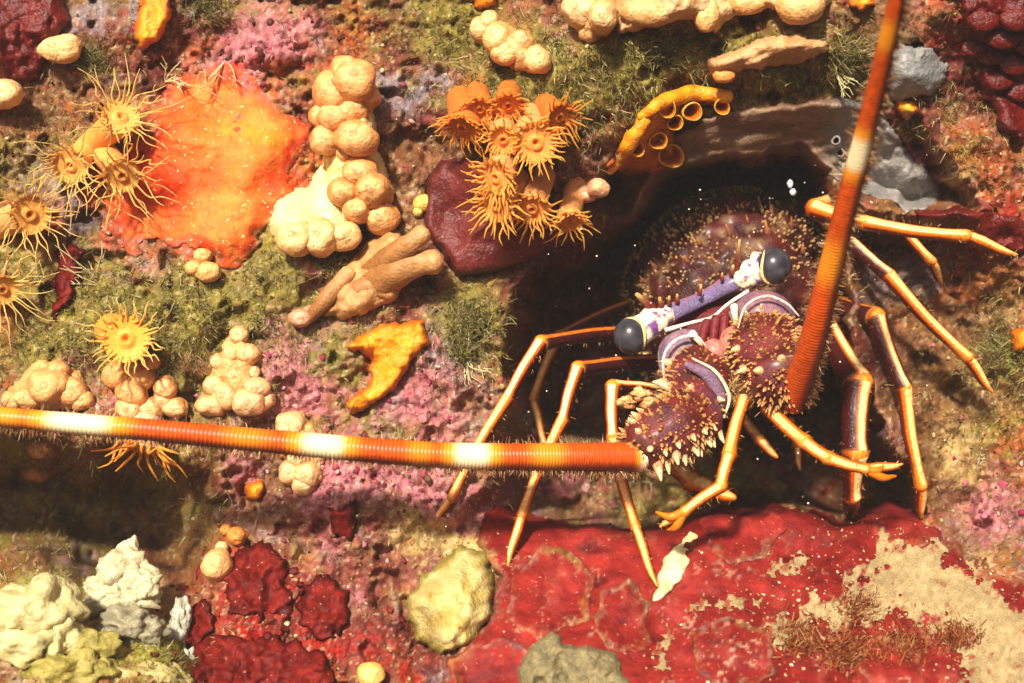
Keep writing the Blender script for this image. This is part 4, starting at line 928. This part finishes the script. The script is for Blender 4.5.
for a, b in (((734, 306), (737, 332)), ((692, 333), (704, 348))):
    mesh_obj('antennule_stem', *tube([P(*a, -.016), P(*lerp(np.array(a), np.array(b), .5), -.018), P(*b, -.016)], np.array([4.2, 2.6, 2.4]) * S, (0, -1, .4), 12, 8, 1, lambda T, TH: lerp(hexc('f4ead4'), hexc('d8a060'), T[..., None])), M_SHELL, FACE)
for arc, wd, cl_, dp in [([(738, 328), (746, 306), (766, 296), (786, 303), (799, 316)], 1.4, 'd0b4a8', -.0215), ([(664, 378), (664, 356), (676, 340), (695, 336), (706, 346)], 1.7, 'cdb8b4', -.019),
                         ([(692, 358), (716, 372), (729, 396), (724, 418)], 1.8, 'e0c4a4', -.0365), ([(686, 364), (708, 376), (720, 398), (716, 416)], 6.5, '74566c', -.036)]:
    mesh_obj('plate_rim', *tube([P(*q, dp) for q in arc], np.array([.5] + [1] * (len(arc) - 2) + [.5]) * wd * S, (0, -1, .3), 30, 10, .6, hexc(cl_)), M_SHELL, FACE)
for a, b in (((716, 318), (712, 345)), ((725, 315), (722, 345)), ((707, 322), (700, 345))):
    mesh_obj('face_ridge', *tube([P(*a, -.010), P(*b, -.016)], np.array([5, 4]) * S, (0, -1, .4), 10, 10, 1, hexc('6e1a1e')), M_SHELL, FACE)
hairs('mouth_bristles', [P(x, y, -.025) for x, y in zip(rng.uniform(728, 752, 260), rng.uniform(372, 402, 260))], [(rng.normal() * .3, -.6, -.5) for _ in range(260)], (6, 16), .5, ['b89058', '8a5a30', 'd8b478'], FACE)

# antennae
def spiny_segment(name, pts, rad, n_small, big, parent, seed, ref=(0, -1, .4), toward=None, plum=.5, flat=.9):
    """armoured peduncle segment: tube with tubercles; big = list of (t, angle, width px, length px) teeth"""
    def colf(T, TH):
        n = fbm(T * 7 + seed, TH * 2, 0, 160, 4, .65)
        c = lerp(hexc('38100e'), hexc('74241e'), np.clip(.5 + n, 0, 1)[..., None])
        return lerp(c, hexc('8a587c'), (ss(.25, .0, T) * plum + .3 * plum * ss(.1, .5, vn(T * 3, TH, 0, 161 + seed)))[..., None])
    R_ = np.array(rad) * S
    v, f, c = tube(pts, R_, ref, 34, 30, flat, colf, ridge=lambda T, TH: 1 + .07 * fbm(T * 9, TH * 2.5, 0, 163 + seed, 3) + .06 * np.exp(-((T - .9) / .05) ** 2) + .05 * np.exp(-((T - .12) / .05) ** 2))
    o = mesh_obj(name, v, f, c, M_SHELL, parent); o['_o'] = LOB['_o']
    cc = spline(pts, 60); rr = np.interp(np.linspace(0, 1, 60), np.linspace(0, 1, len(rad)), R_)
    tg = np.gradient(cc, axis=0); tg /= np.linalg.norm(tg, axis=1, keepdims=True); rf = np.array(ref, float)
    nn = rf - tg * (tg @ rf)[:, None]; nn /= np.linalg.norm(nn, axis=1, keepdims=True); bb = np.cross(tg, nn)
    def at(t, th):
        i = min(59, max(0, int(t * 59))); d = math.cos(th) * nn[i] * flat + math.sin(th) * bb[i]
        return cc[i] + d * rr[i] * .98, d / np.linalg.norm(d), tg[i]
    A = [at(rng.uniform(.08, .97), rng.uniform(-2.0, 2.0)) for _ in range(n_small)]
    for _ in range(n_small // 3):
        a = rng.uniform(0, 2 * math.pi); q = math.sqrt(rng.uniform(0, 1)); d = math.cos(a) * nn[-1] * flat + math.sin(a) * bb[-1]; h = math.sqrt(1 - q * q * .9)
        A.append((cc[-1] + d * rr[-1] * q * .96 + tg[-1] * rr[-1] * .58 * h, d * q + tg[-1] * h * 1.2, tg[-1] * .3))
    n_small = len(A)
    r_ = S * (1.0 + 1.9 * rng.uniform(0, 1, n_small) ** 2)
    g = mesh_obj('tubercle', *cone_set([a[0] for a in A], [a[1] + a[2] * .5 for a in A], r_, r_ * rng.uniform(1.4, 3.4, n_small), hexc('6e2814'), hexc('d09a58'), 7), M_SHELL, o); g['kind'] = 'stuff'
    for (t, th_, w_, l_) in big:
        p, d, q = at(t, th_)
        mesh_obj('tooth', *cone_set([p - d * S * 2], [d + q * .45], [w_ * S * .85], [l_ * S * .85], hexc('8a3c20'), hexc('eccb94'), 10), M_SHELL, o)
    H = [at(rng.uniform(.2, 1.0), rng.uniform(1.5, 2.9) * (toward or 1)) for _ in range(420)]
    hairs('fringe', [h[0] for h in H], [h[1] + h[2] * .2 for h in H], (5, 14), .4, ['a87c50', '7a4a30', 'c8a070'], o)
    return o

def flagellum(pts, rad, ref, bands, parent, n=900, ring=3.3, side_dark=1, fr=(1.6, 2.8)):
    """whip of the antenna: fine rings, cream bands (t centre, half width)"""
    pts = np.asarray(pts, float); L = np.linalg.norm(np.diff(spline(pts, 80), axis=0), axis=1).sum() / S; k = L / ring
    def colf(T, TH):
        th = (TH + math.pi) % (2 * math.pi) - math.pi
        c = lerp(hexc('741804'), hexc('d0500c'), ss(-.05, .85, np.cos(th))[..., None]); c = c * (1 + .25 * vn(T * k * 1.3, TH * 5, 0, 95))[..., None]  # sides painted deeper red, as shading round the whip
        b = 0
        for (t0, hw, s) in bands:
            b = np.maximum(b, s * ss(hw * 1.6, hw * .15, np.abs(T - t0)))
        o_ = ss(.0, .55, b); c = lerp(c, hexc('f4981e'), o_[..., None] * .9); c = lerp(c, hexc('fbe6b4'), ss(.5, 1, b)[..., None])
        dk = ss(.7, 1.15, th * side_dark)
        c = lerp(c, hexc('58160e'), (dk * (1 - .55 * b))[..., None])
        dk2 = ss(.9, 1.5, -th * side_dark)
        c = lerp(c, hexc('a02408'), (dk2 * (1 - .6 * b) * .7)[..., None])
        g = .5 + .5 * np.cos(T * k * 2 * math.pi)
        return c * (1 - (.45 - .3 * b) * ss(.5, 1, g))[..., None]
    rf = lambda T, TH: 1 - .035 * ss(.5, 1, .5 + .5 * np.cos(T * k * 2 * math.pi))
    v, f, c = tube(pts, np.array(rad) * S, ref, int(k * 5), 20, 1, colf, ridge=rf)
    o = mesh_obj('flagellum', v, f, c, M_ANT, parent); o['_o'] = LOB['_o']
    N = 3400; t = rng.uniform(.0, 1, N) ; cp = spline(pts, 400); tg = np.gradient(cp, axis=0); tg /= np.linalg.norm(tg, axis=1, keepdims=True); i = (t * 399).astype(int)
    nn = np.array(ref, float) - tg * (tg @ np.array(ref, float))[:, None]; nn /= np.linalg.norm(nn, axis=1, keepdims=True); bb = np.cross(tg, nn)
    th = np.where(rng.uniform(0, 1, N) < .8, rng.uniform(*fr, N), rng.uniform(-2.2, -1.2, N)) * side_dark
    d = np.cos(th)[:, None] * nn[i] + np.sin(th)[:, None] * bb[i]; r = np.interp(t, np.linspace(0, 1, len(rad)), rad) * S
    hairs('fringe', cp[i] + d * r[:, None] * .95, d, (3, 9), .4, ['a8784c', '8a5034', 'c8a878', '6a3a28'], o)
    return o

# left antenna, laid across the reef
SL = spiny_segment('antenna_base', [P(712, 352, .0), P(700, 380, -.016), P(690, 412, -.032)], [26, 34, 30], 300, [(.5, 1.3, 8, 16), (.75, 1.4, 8, 18), (.9, 1.0, 9, 18), (.95, .2, 7, 14), (.9, -.8, 6, 13), (.3, -1.0, 6, 14)], LOB, 1, plum=.5)
S2 = spiny_segment('antenna_joint', [P(700, 412, -.034), P(672, 428, -.046), P(638, 448, -.052)], [28, 31, 22], 340,
                   [(.05, -1.35, 6, 20), (.16, -1.5, 6, 15), (.28, -1.3, 6, 15), (.38, -1.55, 6, 14), (.48, -1.25, 7, 16), (.6, -1.5, 6, 15), (.7, -1.2, 7, 17), (.8, -1.5, 6, 18), (.92, -1.4, 8, 24), (.2, -.9, 5, 12), (.35, -.85, 5, 11), (.5, -.8, 5, 12), (.65, -.8, 5, 12), (.8, -.85, 5, 12),
                    (.95, -.5, 6, 10), (.9, 1.0, 6, 12), (.8, 1.3, 6, 12), (.95, .4, 6, 10), (.7, 1.5, 5, 11)], SL, 2, plum=.25, toward=-1)
for q in ((626, 402), (640, 394), (652, 404)):
    mesh_obj('collar_knob', *ball(P(q[0], q[1], -.040), 7.5 * S, lambda d, ca, sn: lerp(hexc('94501e'), hexc('d0a468'), ss(.2, .9, ca)[..., None]), (1.3, .9, .8), 20, 26, .7, 2.4, q[0]), M_SHELL, SL)
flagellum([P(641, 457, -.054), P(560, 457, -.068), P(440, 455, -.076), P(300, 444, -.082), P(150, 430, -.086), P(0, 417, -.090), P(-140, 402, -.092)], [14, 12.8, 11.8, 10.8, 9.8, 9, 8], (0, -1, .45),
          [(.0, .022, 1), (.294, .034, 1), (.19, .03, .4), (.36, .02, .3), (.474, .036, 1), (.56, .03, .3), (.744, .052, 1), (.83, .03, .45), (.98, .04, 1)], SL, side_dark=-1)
# right antenna, raised towards the viewer
SR = spiny_segment('antenna_base', [P(752, 330, .0), P(766, 350, -.018), P(786, 384, -.038)], [30, 40, 33], 620, [(.55, -1.3, 7, 16), (.8, -1.2, 8, 16), (.95, -.6, 8, 15), (.97, .1, 8, 16), (.95, .8, 8, 17), (.8, 1.2, 7, 16), (.6, 1.0, 7, 14), (.3, .3, 5, 16), (.25, -.1, 5, 17), (.22, .6, 5, 15)], LOB, 3, plum=.1)
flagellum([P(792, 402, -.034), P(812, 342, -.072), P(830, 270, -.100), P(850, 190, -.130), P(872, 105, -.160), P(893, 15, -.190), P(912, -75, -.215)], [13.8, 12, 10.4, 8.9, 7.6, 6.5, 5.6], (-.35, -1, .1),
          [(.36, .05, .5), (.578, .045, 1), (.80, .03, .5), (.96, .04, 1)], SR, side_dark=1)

# ------------------------------------------------------------------ loose tufts, twigs and small bits
def tuft(name, label, cat, x, y, r, n, length, cols, surf=None, flatx=1.5, group=None, width=.6):
    px = rng.normal(x, r * flatx * .5, n); py = rng.normal(y, r * .5, n); yy = (surf or W)(px, py)
    roots = P(px, py, yy + .001); base = P(x, y, float((surf or W)(np.array([x * 1.]), np.array([y * 1.]))[0]))
    o = thing(name, label, cat, base, group)
    d = Wn(px, py, 8) + np.array([0, -.1, .5])
    h = hairs('frond', roots, d, length, width, cols, o, 1.6); h['kind'] = 'stuff'
    return o
BR = ['6e3014', '8c4a20', '9c6034', 'a0704a', '7a2c18']
for x, y, r, lb in [(858, 612, 20, 'upright russet weed tuft in the middle of the sand patch'), (800, 640, 22, 'low russet weed tuft at the left edge of the sand'), (900, 648, 24, 'spreading russet weed tuft between sand and the dark crumbs'),
                    (960, 640, 18, 'faint russet weed wisp on the outer sand'), (845, 655, 24, 'matted russet weed tuft in front of the upright one')]:
    tuft('russet_weed', lb, 'seaweed', x, y, r * .8, 1500, (2, 5.5), BR, plate_y, group='russet weed on the sand', width=1.1)
for x, y, r, lb in [(470, 325, 18, 'bushy pale green weed tuft at the cave edge under the maroon slab'), (462, 352, 12, 'small twiggy weed tuft under the bushy cave edge tuft'), (850, 60, 20, 'yellow green weed fringe left of the upright antenna'), (206, 8, 16, 'tan weed tuft at the top between orange tongue and pink crust'),
                    (95, 60, 14, 'pale straw weed tuft beside the pale oval knob'), (660, 50, 18, 'dense moss green tuft under the tan ridge'), (1005, 350, 22, 'bright green weed patch under the long slanting leg'), (330, 262, 12, 'straw turf tuft under the pale yellow sponge')]:
    tuft('weed_tuft', lb, 'seaweed', x, y, r * 1.1, 900, (4, 9), ['6e6230', '887e48', '565022', 'a8986a', '646028'], None, 1.2, width=.6)
def twig(label, x, y, ln, n, col, ang=0., out=.004):
    b = wp(x, y, -.001); o = thing('hydroid', label, 'hydroid', b)
    for i in range(n):
        a = ang + random.uniform(-.9, .9); d = np.array([math.sin(a), -.7, math.cos(a)]); L = ln * S * random.uniform(.6, 1.1)
        p1 = b + d * L * .5 + rng.normal(size=3) * .001; p2 = b + d * L + rng.normal(size=3) * .002
        st = mesh_obj('stem', *tube([b, p1, p2], np.array([.9, .7, .4]) * S, (.9, .3, .2), 8, 5, 1, hexc(col)), M_HAIR, o); st['_o'] = o['_o']
        for k in range(4):
            q = lerp(b, p2, random.uniform(.35, .95)); e = q + (d + rng.normal(size=3) * .9) * L * .22
            mesh_obj('branchlet', *tube([q, e], np.array([.6, .35]) * S, (.9, .3, .2), 3, 4, 1, hexc(col), cap=False), M_HAIR, st)
    return o
for a in [('thin pale hydroid strand drooping over the top of the orange sheet', 226, 60, 42, 5, 'dca878', math.pi), ('pale twiggy hydroid between the uppermost anemone and the orange sheet', 165, 82, 26, 6, 'c8b080', 1.4), ('straw coloured hydroid in the turf below the orange sheet', 100, 285, 30, 6, 'b8a878', -.8),
          ('pale hydroid sprig at the crevice edge under the bushy tuft', 468, 360, 26, 6, 'c0b488', math.pi), ('short hydroid hanging from the ledge brow over the grey sheet', 838, 72, 22, 6, 'b8ac78', math.pi), ('tiny white hydroid on the dark right reef', 975, 470, 20, 5, 'c8b890', .6),
          ('pale hydroid strands below the antenna in the dark hollow', 75, 560, 30, 4, 'a89060', -1.2), ('brown knotted hydroid stem hanging in the dark hollow', 138, 500, 34, 3, '8a5a38', math.pi)]:
    twig(*a)
o = mesh_obj('white_polyp', *join([ball(P(790, 184, .02), 4 * S, hexc('d8d4d0'), (.8, .8, 1.2), 8, 10, .3), ball(P(793, 192, .02), 4 * S, hexc('d8d4d0'), (.9, .8, 1), 8, 10, .3, 2, 3)]), M_SPONGE)
tag(o, 'tiny white polyp hanging in the dark above the carapace', 'polyp')
o = thing('pored_sponge', 'grey knob with two dark pores at the ledge corner behind the upright antenna', 'sponge', wp(846, 165))
mesh_obj('body', *ball(wp(846, 165, .002), 20 * S, lambda d, ca, sn: lerp(hexc('6e6864'), hexc('96908a'), np.clip(.5 + fbm(d[..., 0] * 3, d[..., 1] * 3, d[..., 2] * 3, 193, 3), 0, 1)[..., None]), (1.1, .8, 1.0), 20, 28, .16, 1.6, 5), M_SPONGE, o)
for x, y in ((836, 141), (840, 153)):
    b0 = wp(x, y, .015); q = 4.5 * S
    mesh_obj('pore', *revolve(b0, (-.2, -1, -.1), [(q * 1.2, 0), (q, .003), (q * .7, .0034), (q * .5, .001), (q * .3, -.004), (0, -.004)], 14, lambda T, TH: lerp(hexc('8a827c'), hexc('5a3a34'), ss(.3, .7, T)[..., None])), M_SPONGE, o)
# specks drifting in the water of the crevice
px = rng.uniform(440, 960, 90); py = rng.uniform(150, 560, 90); dd = rng.uniform(-.09, .05, 90); rr_ = S * rng.uniform(.4, 1.2, 90)
v = P(px, py, dd)[:, None] + IV1[None] * rr_[:, None, None]
o = mesh_obj('drifting_specks', v.reshape(-1, 3), (IF1[None] + (np.arange(90) * len(IV1))[:, None, None]).reshape(-1, 3), hexc('d8d0c0'), M_SAND, origin=(0, 0, 0))
tag(o, 'pale specks drifting in the water before the crevice', 'specks', kind='stuff')
# thin veil of lit water round the camera and the reef
x0, x1, y0, y1, z0, z1 = -.75, .75, -.85, .45, -.75, .75
hv = [(x, y, z) for x in (x0, x1) for y in (y0, y1) for z in (z0, z1)]
hm = bpy.data.meshes.new('haze'); hm.from_pydata(hv, [], [(0, 1, 3, 2), (4, 6, 7, 5), (0, 4, 5, 1), (2, 3, 7, 6), (0, 2, 6, 4), (1, 5, 7, 3)]); hm.update()
m = bpy.data.materials.new('water_haze'); m.use_nodes = True; m.node_tree.nodes.remove(m.node_tree.nodes['Principled BSDF'])
pv = m.node_tree.nodes.new('ShaderNodeVolumePrincipled'); pv.inputs['Color'].default_value = (.86, .84, .80, 1); pv.inputs['Density'].default_value = .032
m.node_tree.links.new(pv.outputs[0], m.node_tree.nodes['Material Output'].inputs['Volume'])
hm.materials.append(m); o = bpy.data.objects.new('haze', hm); COL.objects.link(o); o['kind'] = 'stuff'
